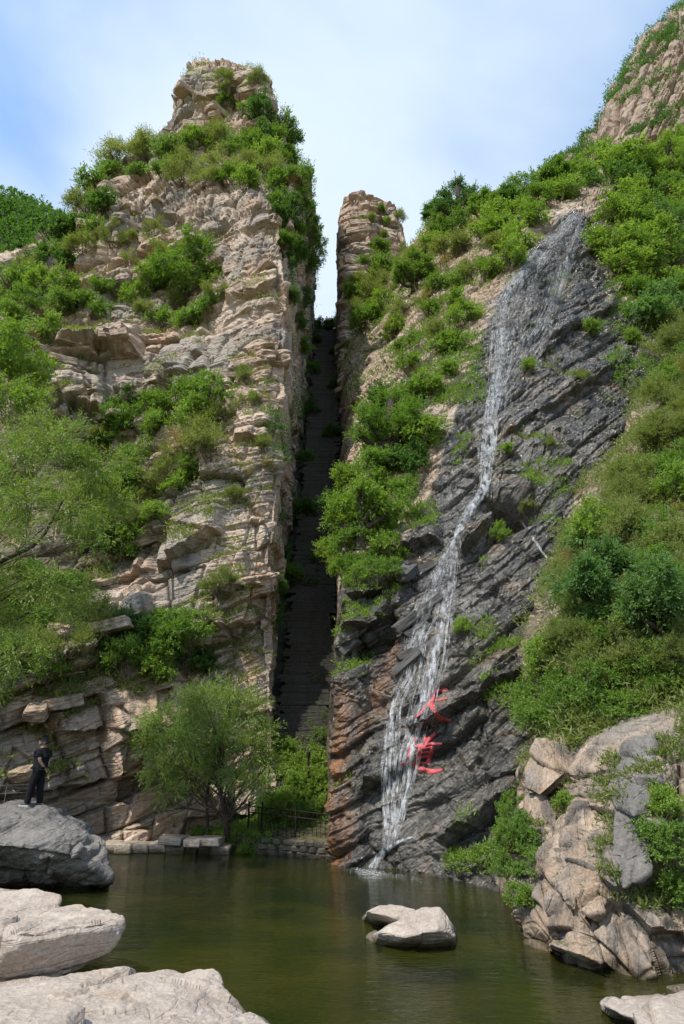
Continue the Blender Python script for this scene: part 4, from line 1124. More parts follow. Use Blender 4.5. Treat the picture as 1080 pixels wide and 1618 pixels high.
def slabs_in(cliff, mat, poly, n, w, hgt, dip):
    xs = [p[0] for p in poly]; ys = [p[1] for p in poly]
    k = tr = 0
    while k < n and tr < n * 40:
        tr += 1
        x, y = rnd.uniform(min(xs), max(xs)), rnd.uniform(min(ys), max(ys))
        if inpoly(np.array([x]), np.array([y]), poly)[0]:
            slab_on(cliff, mat, x, y, rnd.uniform(*w), rnd.uniform(*hgt), dip); k += 1
T_ = M['tan_rock']
slabs_in(left_cliff, T_, [(345, 330), (440, 330), (440, 1070), (330, 1080), (335, 620)], 6, (22, 54), (7, 14), 10)
slabs_in(left_cliff, T_, [(150, 300), (330, 290), (330, 430), (120, 430)], 12, (22, 46), (7, 14), 6)
slabs_in(left_cliff, T_, [(0, 520), (250, 520), (250, 700), (0, 700)], 18, (22, 60), (8, 16), 4)
slabs_in(left_cliff, T_, [(60, 880), (330, 830), (330, 1200), (60, 1220)], 20, (30, 80), (9, 20), 20)
slabs_in(summit, T_, [(280, 200), (316, 120), (390, 120), (420, 200)], 12, (24, 50), (7, 13), 4)
slabs_in(right_cliff, M['wet_slab'], [(545, 930), (640, 880), (700, 900), (660, 1050), (545, 1100)], 22, (22, 54), (8, 17), 30)
slabs_in(pinnacle, T_, [(535, 330), (630, 330), (620, 420), (545, 450)], 6, (22, 40), (8, 13), 3)
slabs_in(pinnacle, T_, [(527, 520), (575, 520), (565, 680), (527, 700)], 7, (22, 40), (8, 14), 5)

# ------------------------------------------------------------------ stair in the gorge
stair = empty('stone_stair', STAIR0)
tag(stair, 'steep stone stair climbing through the dark gorge', 'stair')
step_meshes = []
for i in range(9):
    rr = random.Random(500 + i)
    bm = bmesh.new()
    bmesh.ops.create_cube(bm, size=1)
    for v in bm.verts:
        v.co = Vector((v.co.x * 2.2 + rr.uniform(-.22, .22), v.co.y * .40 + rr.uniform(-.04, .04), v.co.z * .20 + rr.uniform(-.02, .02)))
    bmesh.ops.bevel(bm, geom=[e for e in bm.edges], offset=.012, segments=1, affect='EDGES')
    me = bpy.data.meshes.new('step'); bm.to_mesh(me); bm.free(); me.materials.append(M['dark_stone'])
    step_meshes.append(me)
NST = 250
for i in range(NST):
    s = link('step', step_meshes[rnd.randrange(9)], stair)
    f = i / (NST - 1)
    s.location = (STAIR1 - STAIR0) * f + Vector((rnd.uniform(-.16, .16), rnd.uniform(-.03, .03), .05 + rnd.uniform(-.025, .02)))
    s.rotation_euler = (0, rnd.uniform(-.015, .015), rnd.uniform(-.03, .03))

# ------------------------------------------------------------------ paving stones, retaining wall, fence, post
def rough_block(seed, lx, ly, lz, j=.12, bev=.04):
    rr = random.Random(seed)
    bm = bmesh.new()
    bmesh.ops.create_cube(bm, size=1)
    for v in bm.verts:
        v.co = Vector((v.co.x * lx * (1 + rr.uniform(-j, j)), v.co.y * ly * (1 + rr.uniform(-j, j)), v.co.z * lz * (1 + rr.uniform(-j, j))))
    bmesh.ops.bevel(bm, geom=[e for e in bm.edges], offset=min(lx, ly, lz) * bev * 3, segments=1, affect='EDGES')
    me = bpy.data.meshes.new('stone'); bm.to_mesh(me); bm.free()
    return me
M['path_stone'] = rock_mat('path_stone', (0.36, 0.29, 0.23), (0.45, 0.39, 0.32), (0.13, 0.12, 0.11), RUST, scale=2.5, soil=False, rust_amt=.3, dark_amt=.4)
M['wall_stone'] = rock_mat('wall_stone', (0.11, 0.095, 0.075), (0.17, 0.145, 0.11), (0.05, 0.05, 0.04), (0.17, 0.10, 0.05), scale=3, soil=False, lichen=(.10, .11, .06))
pth = empty('stone_path', G(250, 1340, 0))
tag(pth, 'row of rough flat paving stones along the far left waterline', 'path')
px = 158
i = 0
while px < 350:
    w_ = rnd.uniform(18, 30)
    p = G(px + w_ / 2, 1341 + rnd.uniform(-2, 2), .12)
    m = (p - EYE).length / FPX
    me = rough_block(600 + i, w_ * m * .93, rnd.uniform(.9, 1.4), rnd.uniform(.24, .34), .14); me.materials.append(M['path_stone'])
    s = link('paving_stone', me, pth); s.location = p - pth.location + Vector((0, .45, 0)); s.rotation_euler = (rnd.uniform(-.04, .04), rnd.uniform(-.05, .05), rnd.uniform(-.1, .1))
    px += w_; i += 1
px = 252
while px < 345:
    w_ = rnd.uniform(22, 36)
    p = G(px + w_ / 2, 1331 + rnd.uniform(-1.5, 1.5), .38)
    m = (p - EYE).length / FPX
    me = rough_block(640 + i, w_ * m * .94, rnd.uniform(.9, 1.2), .2, .14); me.materials.append(M['path_stone'])
    s = link('paving_stone', me, pth); s.location = p - pth.location + Vector((0, .5, 0)); s.rotation_euler = (rnd.uniform(-.03, .03), rnd.uniform(-.04, .04), rnd.uniform(-.1, .1))
    px += w_; i += 1
wall = empty('retaining_wall', G(470, 1354, 0))
tag(wall, 'low dark rubble wall holding the bank under the railing', 'wall')
wstones = [rough_block(700 + k, .34, .3, .17, .16, .07) for k in range(5)]
for me in wstones: me.materials.append(M['wall_stone'])
for row in range(3):
    px = 404 + row * 4
    while px < 530:
        p = G(px, 1348.0 + (px - 404) * .085, 0)
        m = (p - EYE).length / FPX
        s = link('stone', wstones[rnd.randrange(5)], wall)
        sc = rnd.uniform(.75, 1.2)
        s.scale = (sc, 1, 1)
        s.location = p + Vector((.34 * sc * .5, -.02 + .03 * row, .04 + .155 * row)) - wall.location
        s.rotation_euler = (0, rnd.uniform(-.04, .04), rnd.uniform(-.1, .1) + (0 if rnd.random() < .5 else math.pi))
        px += .345 * sc / m
M['iron'] = simple('iron', (0.022, 0.018, 0.014), .85, .1, .3, 20)
def bar(a, b, r, sides=6):
    return tubes_np([(np.array([a[:], ((a + b) / 2)[:], b[:]]), np.full(3, r))], sides)
def join_bars(L):
    Vs, Fs, off = [], [], 0
    for V, F in L:
        Vs.append(V); Fs.append(F + off); off += len(V)
    return np.concatenate(Vs), np.concatenate(Fs)
fpts = [W(391, 1322, 24.6), W(412, 1325, 24.2), W(466, 1332, 23.5), W(527, 1341, 22.8)]
fence = empty('railing', fpts[1])
tag(fence, 'dark iron railing with thin balusters at the foot of the gorge', 'railing')
FH = .92
UP = Vector((0, 0, 1))
def fpart(nm, bars):
    V, F = join_bars(bars)
    link(nm, mesh_np(nm, V - np.array(fence.location), F, M['iron'], True), fence)
for p in fpts: fpart('post', [bar(p - UP * .25, p + UP * (FH + .12), .034, 8), bar(p + UP * (FH + .12), p + UP * (FH + .17), .045, 8)])
for h_ in (FH, FH * .8, .12):
    fpart('rail', [bar(fpts[k] + UP * h_, fpts[k + 1] + UP * h_, .022) for k in range(3)])
for k in range(3):
    n_ = (4, 8, 9)[k]
    for q in range(1, n_):
        p = fpts[k].lerp(fpts[k + 1], q / n_)
        fpart('baluster', [bar(p + UP * .12, p + UP * FH, .0095, 5)])
h = hit(485, 1262)
pb = W(486, 1262, 25.5)
post = empty('lamp_post', pb - UP * 1.2)
tag(post, 'thin dark post standing among the green bushes by the stair', 'post')
V, F = bar(Vector((0, 0, 0)), Vector((0, 0, 2.55)), .045, 8); link('pole', mesh_np('pole', V, F, M['iron'], True), post)
V, F = bar(Vector((0, 0, 2.55)), Vector((0, 0, 2.72)), .075, 10); link('lamp_head', mesh_np('lamp_head', V, F, M['iron'], True), post)
M['pale_metal'] = simple('pale_metal', (0.14, 0.11, 0.09), .5, .4, .2, 20)
ra = [W(-60, 1266, 19.6), W(7, 1264, 19.6), W(44, 1262, 19.6)]
rail2 = empty('wire_railing', ra[1]); tag(rail2, 'low thin wire railing behind the person on the boulder', 'railing')
def r2(nm, bars):
    V, F = join_bars(bars); link(nm, mesh_np(nm, V - np.array(rail2.location), F, M['pale_metal'], True), rail2)
for p in ra: r2('post', [bar(p - UP * .6, p + UP * .42, .011)])
for hh in (.36, .16): r2('wire', [bar(ra[0] + UP * hh, ra[1] + UP * hh, .005), bar(ra[1] + UP * hh, ra[2] + UP * hh, .005)])

# ------------------------------------------------------------------ the red characters painted on the wet rock
t = NT('red_paint')
nn = t.noise(t.mapped(), 9, 5, .7)
bs = t.bsdf(t.mix(t.ramp(nn, .35, .7), (0.40, 0.03, 0.04), (0.56, 0.15, 0.155)), .5, t.bump(nn, .6, .05), .3)
chip = t.ramp(t.noise(t.mapped((1, 1, 1), loc=(2, 3, 4)), 6, 7, .75), .30, .37)
tr = t.node('ShaderNodeBsdfTransparent'); mx = t.node('ShaderNodeMixShader')
t.l.new(chip, mx.inputs[0]); t.l.new(tr.outputs[0], mx.inputs[1]); t.l.new(bs.outputs[0], mx.inputs[2]); t.l.new(mx.outputs[0], t.out.inputs['Surface'])
M['red_paint'] = t.m
def stroke(pts, widths, out=.04):
    P = np.array([[p[0], p[1]] for p in pts], float); Wd = np.array(widths, float) * 1.35
    n = max(6, int(np.sum(np.hypot(*np.diff(P, axis=0).T)) / 1.4))
    d = catmull(P, [max(2, n // (len(P) - 1))] * (len(P) - 1))
    ws = np.interp(np.linspace(0, 1, len(d)), np.linspace(0, 1, len(Wd)), Wd)
    tg = np.gradient(d, axis=0); tg /= np.maximum(np.linalg.norm(tg, axis=1, keepdims=True), 1e-6)
    nm = np.stack([-tg[:, 1], tg[:, 0]], 1)
    rows = []
    for i in range(len(d)):
        row = []
        for s in (-1, -.5, 0, .5, 1):
            q = d[i] + nm[i] * ws[i] * .5 * s * (1 + .12 * math.sin(i * 2.1 + s))
            h = hit(q[0], q[1], [right_cliff])
            if not h: return None
            row.append(h[0] - ray(q[0], q[1]).normalized() * (out if abs(s) < 1 else out * .25))
        rows.append(row)
    A = np.array([[p[:] for p in r] for r in rows])
    for _ in range(2):
        A[1:-1] = .5 * A[1:-1] + .25 * (A[2:] + A[:-2])
    return A.reshape(-1, 3), grid_faces(len(rows), 5)
def inscription(label, strokes):
    e = None
    for pts, w in strokes:
        r = stroke(pts, w)
        if r is None: continue
        V, F = r
        if e is None:
            e = empty('rock_inscription', V.mean(0)); tag(e, label, 'inscription', 'red characters painted on the wet rock')
        link('brush_stroke', mesh_np('brush_stroke', V - np.array(e.location), F, M['red_paint'], True), e)
inscription('upper red painted character 天 partly behind the falling water', [
    ([(679, 1096), (690, 1093), (707, 1089)], [3, 4.5, 3]),
    ([(688, 1107), (696, 1105), (705, 1104)], [2, 2.6, 1.6]),
    ([(685, 1095), (684, 1104), (681, 1110)], [4, 4.5, 5.5]),
    ([(680, 1109), (683, 1117), (687, 1126), (695, 1135), (703, 1138), (712, 1138)], [6, 6, 5.5, 6, 5, 3]),
    ([(679, 1110), (671, 1117), (663, 1128), (655, 1137)], [4, 3, 2.5, 2])])
inscription('lower red painted character 道 on the wet rock under the other', [
    ([(670, 1162), (672, 1170)], [4, 4]),
    ([(688, 1159), (680, 1166), (671, 1175)], [4, 6, 5]),
    ([(655, 1179), (676, 1176), (698, 1175)], [3, 4.5, 2.6]),
    ([(674, 1176), (666, 1183)], [5, 4]),
    ([(664, 1181), (661, 1193), (657, 1207)], [5, 4.5, 5]),
    ([(683, 1181), (680, 1194), (675, 1208)], [5, 4.5, 5]),
    ([(664, 1183), (683, 1181)], [3.2, 3.2]), ([(663, 1190), (680, 1188)], [2.8, 2.8]), ([(661, 1197), (678, 1195)], [2.8, 2.8]), ([(658, 1206), (675, 1205)], [3.2, 3]),
    ([(653, 1166), (655, 1171)], [3.5, 3]), ([(645, 1179), (647, 1188), (645, 1199)], [3.4, 3.2, 4]),
    ([(632, 1208), (644, 1206), (656, 1210)], [4, 4.5, 3.5]),
    ([(655, 1210), (668, 1216), (684, 1219), (699, 1216)], [3.5, 5.5, 6, 2.5])])

# ------------------------------------------------------------------ waterfall
def water_mat(name, lo, hi, power, rl=.36, rh=.64):
    t = NT(name)
    d = t.node('ShaderNodeBsdfDiffuse'); d.inputs['Color'].default_value = (.88, .90, .92, 1)
    tl = t.node('ShaderNodeBsdfTranslucent'); tl.inputs['Color'].default_value = (.88, .90, .92, 1)
    m1 = t.node('ShaderNodeMixShader'); m1.inputs[0].default_value = .4
    t.l.new(d.outputs[0], m1.inputs[1]); t.l.new(tl.outputs[0], m1.inputs[2])
    tr = t.node('ShaderNodeBsdfTransparent')
    m2 = t.node('ShaderNodeMixShader')
    nz = t.noise(t.mapped((3, 3, .8)), 2.6, 6, .75)
    lw = t.node('ShaderNodeLayerWeight'); lw.inputs['Blend'].default_value = .5
    thick = t.math('POWER', t.math('SUBTRACT', 1.0, lw.outputs['Facing']), power)
    t.l.new(t.math('MULTIPLY', t.ramp(nz, rl, rh, lo, hi), thick), m2.inputs[0])
    t.l.new(tr.outputs[0], m2.inputs[1]); t.l.new(m1.outputs[0], m2.inputs[2]); t.l.new(m2.outputs[0], t.out.inputs['Surface'])
    return t.m
M['falling_water'] = water_mat('falling_water', .08, .9, .9, .38, .62)
M['water_veil'] = water_mat('water_veil', 0.0, .62, 1.4, .42, .72)
wrng = np.random.default_rng(5)
def strands(path, n, rad=(.006, .016), seg=(.12, .5), drop_bias=0.0, step=5.0):
    P = np.array(path, float)
    D = catmull(P, [12] * (len(P) - 1))
    L = np.concatenate([[0], np.cumsum(np.hypot(*np.diff(D[:, :2], axis=0).T))])
    out = []
    for _ in range(n):
        o = np.clip(wrng.normal(0, .5), -1.1, 1.1)
        l = wrng.uniform(*seg); t0 = wrng.uniform(-.15, 1 - l * .5); t1 = min(1, t0 + l); t0 = max(0, t0)
        m = max(5, int((t1 - t0) * L[-1] / step))
        s = np.linspace(t0, t1, m) * L[-1]
        x, y, w = (np.interp(s, L, D[:, k]) for k in range(3))
        ph = wrng.random() * 6.28
        x = x + o * w + .14 * w * np.sin(s * .045 + ph) + .8 * np.sin(s * .21 + ph * 3)
        pts = []
        for a, b in zip(x, y):
            h = hit(a, b, [right_cliff])
            if h: pts.append(h[0] - ray(a, b).normalized() * .07)
        if len(pts) < 5: continue
        A = np.array([p[:] for p in pts])
        for _ in range(3): A[1:-1] = .5 * A[1:-1] + .25 * (A[2:] + A[:-2])
        # keep the thread in front of the rock it runs over
        r = wrng.uniform(*rad) * (.5 + np.linalg.norm(A - np.array(EYE), axis=1) / 60)
        k = np.linspace(0, 1, len(A))
        r = r * (np.clip(np.minimum(k, 1 - k) * 6, .15, 1)) * (.75 + .5 * np.abs(np.sin(k * 17 + ph)))
        out.append((A, r))
    return out
fall = empty('waterfall', hit(600, 1372, [right_cliff])[0])
tag(fall, 'thin white waterfall sliding down the dark rock face', 'waterfall')
def wpart(nm, paths, soft=None):
    V, F = tubes_np(paths, 4)
    o = link(nm, mesh_np(nm, V - np.array(fall.location), F, M['falling_water'], True), fall)
    if soft:
        V, F = tubes_np(soft, 8)
        link('water_veil', mesh_np('water_veil', V - np.array(fall.location), F, M['water_veil'], True), fall)
UL = [(914, 336, 9), (868, 385, 16), (838, 420, 20), (803, 462, 20), (790, 505, 17), (792, 545, 18), (788, 580, 18), (780, 620, 15), (775, 650, 12)]
UR = [(924, 338, 9), (906, 378, 10), (897, 405, 10), (886, 440, 12), (876, 470, 13), (858, 515, 17), (838, 545, 19), (810, 590, 16), (790, 625, 10)]
UM = [(880, 385, 24), (850, 430, 28), (830, 490, 30), (812, 560, 24)]
MC = [(782, 615, 14), (775, 660, 11), (772, 700, 10), (768, 745, 9), (763, 775, 6), (738, 812, 6), (718, 850, 5)]
LL = [(718, 850, 5), (700, 885, 9), (686, 920, 14), (668, 975, 18), (654, 1010, 18), (648, 1060, 15), (640, 1080, 16), (622, 1120, 13), (616, 1200, 15), (616, 1270, 15), (612, 1330, 10), (603, 1352, 7)]
LR = [(717, 855, 4), (716, 900, 8), (708, 945, 10), (700, 990, 11), (690, 1040, 13), (678, 1090, 14), (662, 1150, 16), (650, 1180, 18), (640, 1230, 20), (628, 1290, 14), (618, 1335, 9)]
LM = [(705, 880, 14), (690, 960, 24), (670, 1040, 26), (650, 1120, 26), (635, 1220, 22), (622, 1300, 16)]
SPLASH = [(650, 1322, 3), (622, 1334, 4), (604, 1350, 5), (590, 1366, 6), (581, 1381, 9)]
wpart('upper_cascade', strands(UL, 330, (.004, .011), (.04, .22)) + strands(UR, 170, (.004, .010), (.04, .2)) + strands(UM, 50, (.002, .005), (.04, .2)),
      strands(UL, 110, (.025, .07), (.15, .5)) + strands(UR, 60, (.02, .06), (.15, .5)) + strands(UM, 30, (.03, .08), (.2, .5)))
wpart('middle_chute', strands(MC, 170, (.004, .011), (.06, .3)),
      strands(MC, 110, (.025, .06), (.2, .7)) + strands([(785, 600, 26), (772, 680, 24), (765, 745, 16)], 22, (.03, .08), (.3, .7)))
wpart('lower_veil', strands(LL, 130, (.002, .0065), (.03, .2)) + strands(LR, 130, (.002, .0065), (.03, .2)) + strands(LM, 60, (.002, .004), (.03, .15)) + strands(SPLASH, 30, (.003, .008), (.2, .6)),
      strands(LL, 60, (.015, .05), (.1, .5)) + strands(LR, 60, (.015, .05), (.1, .5)) + strands(LM, 16, (.03, .09), (.2, .5)) + strands(SPLASH, 30, (.015, .04), (.3, .8)) + strands([(728, 820, 6), (722, 860, 8), (726, 905, 8)], 10, (.015, .04), (.3, .6)))
wpart('side_trickle', strands([(822, 820, 2), (850, 862, 2.5), (886, 914, 2.5)], 9, (.003, .008), (.4, .9)), strands([(822, 820, 2), (850, 862, 2.5), (886, 914, 2.5)], 6, (.015, .03), (.4, .9)))
# foam where the water lands
fv, ff, off = [], [], 0
oct_v = np.array([[1, 0, 0], [0, 1, 0], [-1, 0, 0], [0, -1, 0], [0, 0, 1]], float); oct_f = np.array([[0, 1, 4], [1, 2, 4], [2, 3, 4], [3, 0, 4]])
for _ in range(2600):
    a = wrng.random()
    px = 556 + 100 * a + wrng.normal(0, 8); py = 1371 + (px - 560) * .16 + wrng.normal(0, 1.2) + abs(wrng.normal(0, 1.5 + 5 * math.exp(-((px - 582) / 18) ** 2)))
    if wrng.random() > (.08 + .92 * math.exp(-((px - 582) / 20) ** 2)) * (.25 + .75 * (math.sin(px * .9 + py * 1.7) * math.sin(px * .37 - py * .8) > -.1)): continue
    p = np.array(G(px, py, .002)[:]); s = wrng.uniform(.003, .011)
    fv.append(oct_v * np.array([s * 2.2, s * 1.2, s * .5]) + p); ff.append(oct_f + off); off += 5
me = mesh_np('foam', np.concatenate(fv) - np.array(fall.location), np.concatenate(ff), M['falling_water'])
tag(link('foam', me, fall), kind='stuff')
# ------------------------------------------------------------------ trees
def tree(name, base, trunk_px, Y, clumps_px, leafmat, label, twigs, k, leaf, width, tw, droop, trunk_r, seed, group=None, spread=.7, dY=1.0, cat='tree', extra_limbs=None, updir=.3, limb_f=.6):
    rr = random.Random(seed)
    base = Vector(base)
    tp = [base - Vector((0, 0, .3)), base] + [W(a, b, y) for a, b, y in trunk_px]
    tp = catmull(np.array([p[:] for p in tp]), [4] * (len(tp) - 1))
    cl = []
    for a, b, r in clumps_px:
        y = Y + rr.uniform(-dY, dY)
        c = W(a, b, y); m = (c - EYE).dot(Vector((0, CP, SP))) / FPX
        cl.append((np.array(c[:]), (r * m, r * m * .95, r * m * .8)))
    (lv, lf), (wv, wf) = grow(seed, cl, tp[0], twigs, k, leaf, width, tw, droop, spread, trunk=tp, trunk_r=trunk_r, updir=updir, shell=.3, limb_f=limb_f)
    if extra_limbs:
        ev, ef = tubes_np([(catmull(np.array([W(*q)[:] for q in L]), [5] * (len(L) - 1)), np.linspace(r0, r1, 5 * (len(L) - 1) + 1)) for L, r0, r1 in extra_limbs], 6)
        wf = np.concatenate([wf, ef + len(wv)]); wv = np.concatenate([wv, ev])
    e = empty(name, base); tag(e, label, cat, group)
    b = np.array(base[:])
    link('crown', mesh_np('crown', lv - b, lf, M[leafmat]), e)
    link('trunk', mesh_np('trunk', wv - b, wf, M['bark'], True), e)
    return e
M['leaf_willow'] = leaf_mat('leaf_willow', (0.155, 0.225, 0.050), (0.24, 0.32, 0.085), .3)
hb = hit(359, 1336, [bank])[0]
tree('willow_tree', hb, [(357, 1300, 23.6), (352, 1268, 23.5), (345, 1235, 23.4), (340, 1190, 23.3), (338, 1150, 23.2)], 23.0,
     [(262, 1140, 40), (300, 1118, 42), (345, 1110, 42), (390, 1122, 38), (414, 1155, 30), (238, 1172, 30), (285, 1168, 44), (340, 1160, 46), (392, 1180, 38), (252, 1212, 34), (296, 1218, 32), (424, 1205, 22), (335, 1208, 30), (270, 1250, 24), (372, 1228, 26), (405, 1240, 22), (232, 1145, 22), (318, 1098, 24), (370, 1100, 22)],
     'leaf_willow', 'leaning willow tree with a forked dark trunk at the pool edge', 4400, 9, .115, .022, .38, .22, .13, 900, spread=.4, dY=1.3, limb_f=.4,
     extra_limbs=[([(357, 1305, 23.6), (342, 1282, 23.5), (326, 1255, 23.4), (310, 1225, 23.3)], .07, .02), ([(357, 1295, 23.6), (368, 1270, 23.5), (382, 1245, 23.4), (395, 1215, 23.3)], .06, .015)])
hb2 = hit(327, 1322)[0]
tree('young_tree', hb2, [(327, 1290, hb2.y - .1), (326, 1255, hb2.y - .2), (325, 1215, hb2.y - .4)], hb2.y - .6, [(318, 1190, 26), (340, 1180, 24), (300, 1200, 22)], 'leaf_willow',
     'thin straight tree just left of the willow trunk', 500, 8, .11, .02, .38, .4, .07, 905, spread=.4)
lb = hit(-130, 1150, [left_cliff])[0]
tree('leaning_tree', lb, [(-120, 1060, 18.8), (-105, 960, 18.0), (-80, 880, 17.6), (-60, 800, 17.5), (-40, 740, 17.5)], 17.8,
     [(20, 720, 62), (90, 700, 58), (150, 745, 50), (-40, 760, 70), (40, 790, 60), (110, 800, 50), (175, 800, 40), (0, 850, 56), (150, 850, 40), (70, 925, 46), (0, 960, 60), (-60, 900, 70), (120, 960, 34), (20, 1030, 52), (195, 730, 26), (60, 665, 30), (-20, 1080, 40)],
     'leaf_willow', 'big light green tree leaning in from the left edge', 3400, 9, .13, .030, .45, .25, .20, 910, spread=.5, dY=1.5, limb_f=.14,
     extra_limbs=[([(-80, 925, 17.6), (-20, 897, 17.2), (20, 878, 17.0), (58, 858, 17.0), (82, 822, 17.0), (100, 790, 17.0), (118, 765, 17.1)], .075, .015), ([(80, 826, 17.0), (110, 815, 17.0), (140, 818, 17.0)], .025, .01), ([(-60, 985, 17.6), (0, 950, 17.1), (22, 935, 17.0)], .04, .01)])
lb2 = hit(-110, 760, [left_cliff])[0]
tree('leaning_tree', lb2, [(-100, 700, 22), (-70, 640, 21.6), (-40, 600, 21.5)], 21.5, [(0, 560, 44), (40, 590, 40), (70, 575, 24), (10, 625, 42), (-40, 560, 50), (55, 630, 26), (20, 520, 26)],
     'leaf_fresh', 'yellow green tree at the left edge above the big leaning one', 1500, 8, .14, .045, .45, .2, .12, 911, spread=.7, limb_f=.2)
h1 = hit(290, 488, [left_cliff])[0]
tree('ledge_tree', h1, [(291, 468, h1.y - .4), (292, 450, h1.y - .5), (290, 430, h1.y - .6)], h1.y - .8, [(290, 400, 30), (320, 395, 26), (262, 412, 26), (300, 375, 20), (250, 430, 22), (330, 420, 24), (285, 430, 24), (345, 440, 18)],
     'leaf_mid', 'small round tree growing on the upper ledge of the left cliff', 1500, 8, .15, .06, .5, .1, .13, 920)
def rim_tree(px, py, hpx, mat, label, seed, group=None, tilt=0, objs=None):
    h = hit(px, py, objs)
    if not h: return
    y = h[0].y; rr = random.Random(seed)
    top = py - hpx
    cl = [(px + tilt * .7, top + hpx * .2, hpx * .2), (px + tilt + hpx * .26, top + hpx * .36, hpx * .2), (px - hpx * .28 + tilt * .5, top + hpx * .42, hpx * .2), (px + hpx * .12, top + hpx * .52, hpx * .2), (px - hpx * .12, top + hpx * .62, hpx * .18), (px + hpx * .36, top + hpx * .58, hpx * .15), (px - hpx * .4, top + hpx * .66, hpx * .14)]
    return tree('broadleaf_tree', h[0], [(px + tilt * .2, py - hpx * .25, y - .1), (px + tilt * .5, py - hpx * .5, y - .2), (px + tilt * .7, py - hpx * .75, y - .3)], y - .4, cl, mat, label, 1500, 9, .055 + .0016 * y, .026 + .0007 * y, .25 + .003 * y, .15, .0022 * hpx * y / 20 + .03, seed, group, dY=.8)
G1 = 'trees on the skyline left of the waterfall'
rim_tree(724, 352, 74, 'leaf_dark', 'tallest dark tree on the skyline left of the waterfall', 930, G1, objs=rc)
rim_tree(690, 356, 44, 'leaf_dark', 'small dark skyline tree left of the tallest one', 931, G1, objs=rc)
rim_tree(765, 346, 50, 'leaf_mid', 'green skyline tree just right of the tallest dark tree', 932, G1, objs=rc)
rim_tree(800, 334, 42, 'leaf_dark', 'small dark skyline tree above the bright brink shrubs', 933, G1, objs=rc)
rim_tree(880, 300, 52, 'leaf_mid', 'green skyline tree nearest the top of the waterfall', 934, G1, objs=rc)
rim_tree(1000, 290, 74, 'leaf_fresh', 'bright leafy tree right of the top of the waterfall', 935, None, objs=rc)
rim_tree(1056, 300, 96, 'leaf_fresh', 'big bright tree at the right edge under the far crag', 936, None, objs=rc)
rim_tree(1045, 400, 90, 'leaf_blue', 'darker blue green tree at the right edge below the bright one', 937, None, objs=rc)
rim_tree(1010, 440, 80, 'leaf_mid', 'mid green tree between the fall and the right edge', 938, None, objs=rc)
rim_tree(618, 730, 130, 'leaf_mid', 'tall dark crowned tree on the corner left of the fall', 939, None, objs=rc)
rim_tree(655, 460, 70, 'leaf_mid', 'round tree on the slope under the skyline', 940, None, objs=rc)
rim_tree(570, 860, 110, 'leaf_fresh', 'bright bushy tree overhanging the gorge', 941, None, objs=rc)
rim_tree(250, 1062, 105, 'leaf_mid', 'bushy green tree in the low hollow of the left cliff', 942, None, objs=[left_cliff])
rim_tree(960, 970, 120, 'leaf_blue', 'blue green tree in the middle of the right slope', 943, None, objs=[right_slope])
rim_tree(1045, 1000, 120, 'leaf_blue', 'blue green tree at the right edge of the right slope', 944, None, objs=[right_slope])
rim_tree(512, 512, 46, 'leaf_dark', 'dark little tree at the bottom of the slit of sky', 945, None, objs=[gorge_floor, pinnacle, right_cliff])
bk = [bank, gorge_floor]
scatter([(395, 1295), (530, 1240), (530, 1325), (400, 1325)], 16, (40, 64), [(FR, 5), (GR, 2)], 'behind the railing at the gorge mouth', bk, .42, ymin=25.0)
scatter([(425, 1190), (530, 1160), (525, 1250), (430, 1280)], 9, (44, 70), [(FR, 3), (GR, 3)], 'at the foot of the stair', bk, .45)
scatter([(345, 1335), (400, 1335), (415, 1345), (400, 1350), (350, 1348)], 6, (24, 38), [(GR, 3), (FR, 1)], 'along the water under the willow', [bank], .5)
scatter([(500, 1020), (528, 1010), (520, 1140), (480, 1160)], 5, (32, 50), [(GR, 2), (DK, 1)], 'on the dark stair', [gorge_floor, right_cliff], .6)

for q, (yy, xx, sz, kk) in enumerate([(60.5, -2.2, 2.2, DK), (60.2, -.9, 2.0, DK), (61.5, -1.5, 2.6, DK), (57, -2.5, 1.8, DK), (55, -.6, 1.6, DK), (52, -2.5, 1.7, GR), (50, -.5, 1.5, DK), (47, -2.4, 1.6, DK), (44.5, -.6, 1.5, DK), (42, -2.5, 1.7, GR), (38, -2.5, 1.8, DK), (36, -.7, 1.2, DK), (34, -2.6, 1.5, GR)]):
    zz = STAIR0.z + (yy - STAIR0.y) * (STAIR1.z - STAIR0.z) / (STAIR1.y - STAIR0.y)
    where = 'at the very top of the gorge stair' if yy > 57 else 'against the left wall of the gorge stair' if xx < -1.5 else 'against the right wall of the gorge stair'
    hgt = ['first', 'second', 'third', 'fourth', 'fifth', 'sixth', 'seventh', 'eighth', 'ninth', 'tenth', 'eleventh', 'twelfth', 'lowest'][q]
    plant(kk, Vector((xx, yy, min(zz, 44.2) - .1)), sz, f'dark shaded shrub, {hgt} from the top, {where}', 'shrubs in the shade of the gorge stair', (.2, 0))
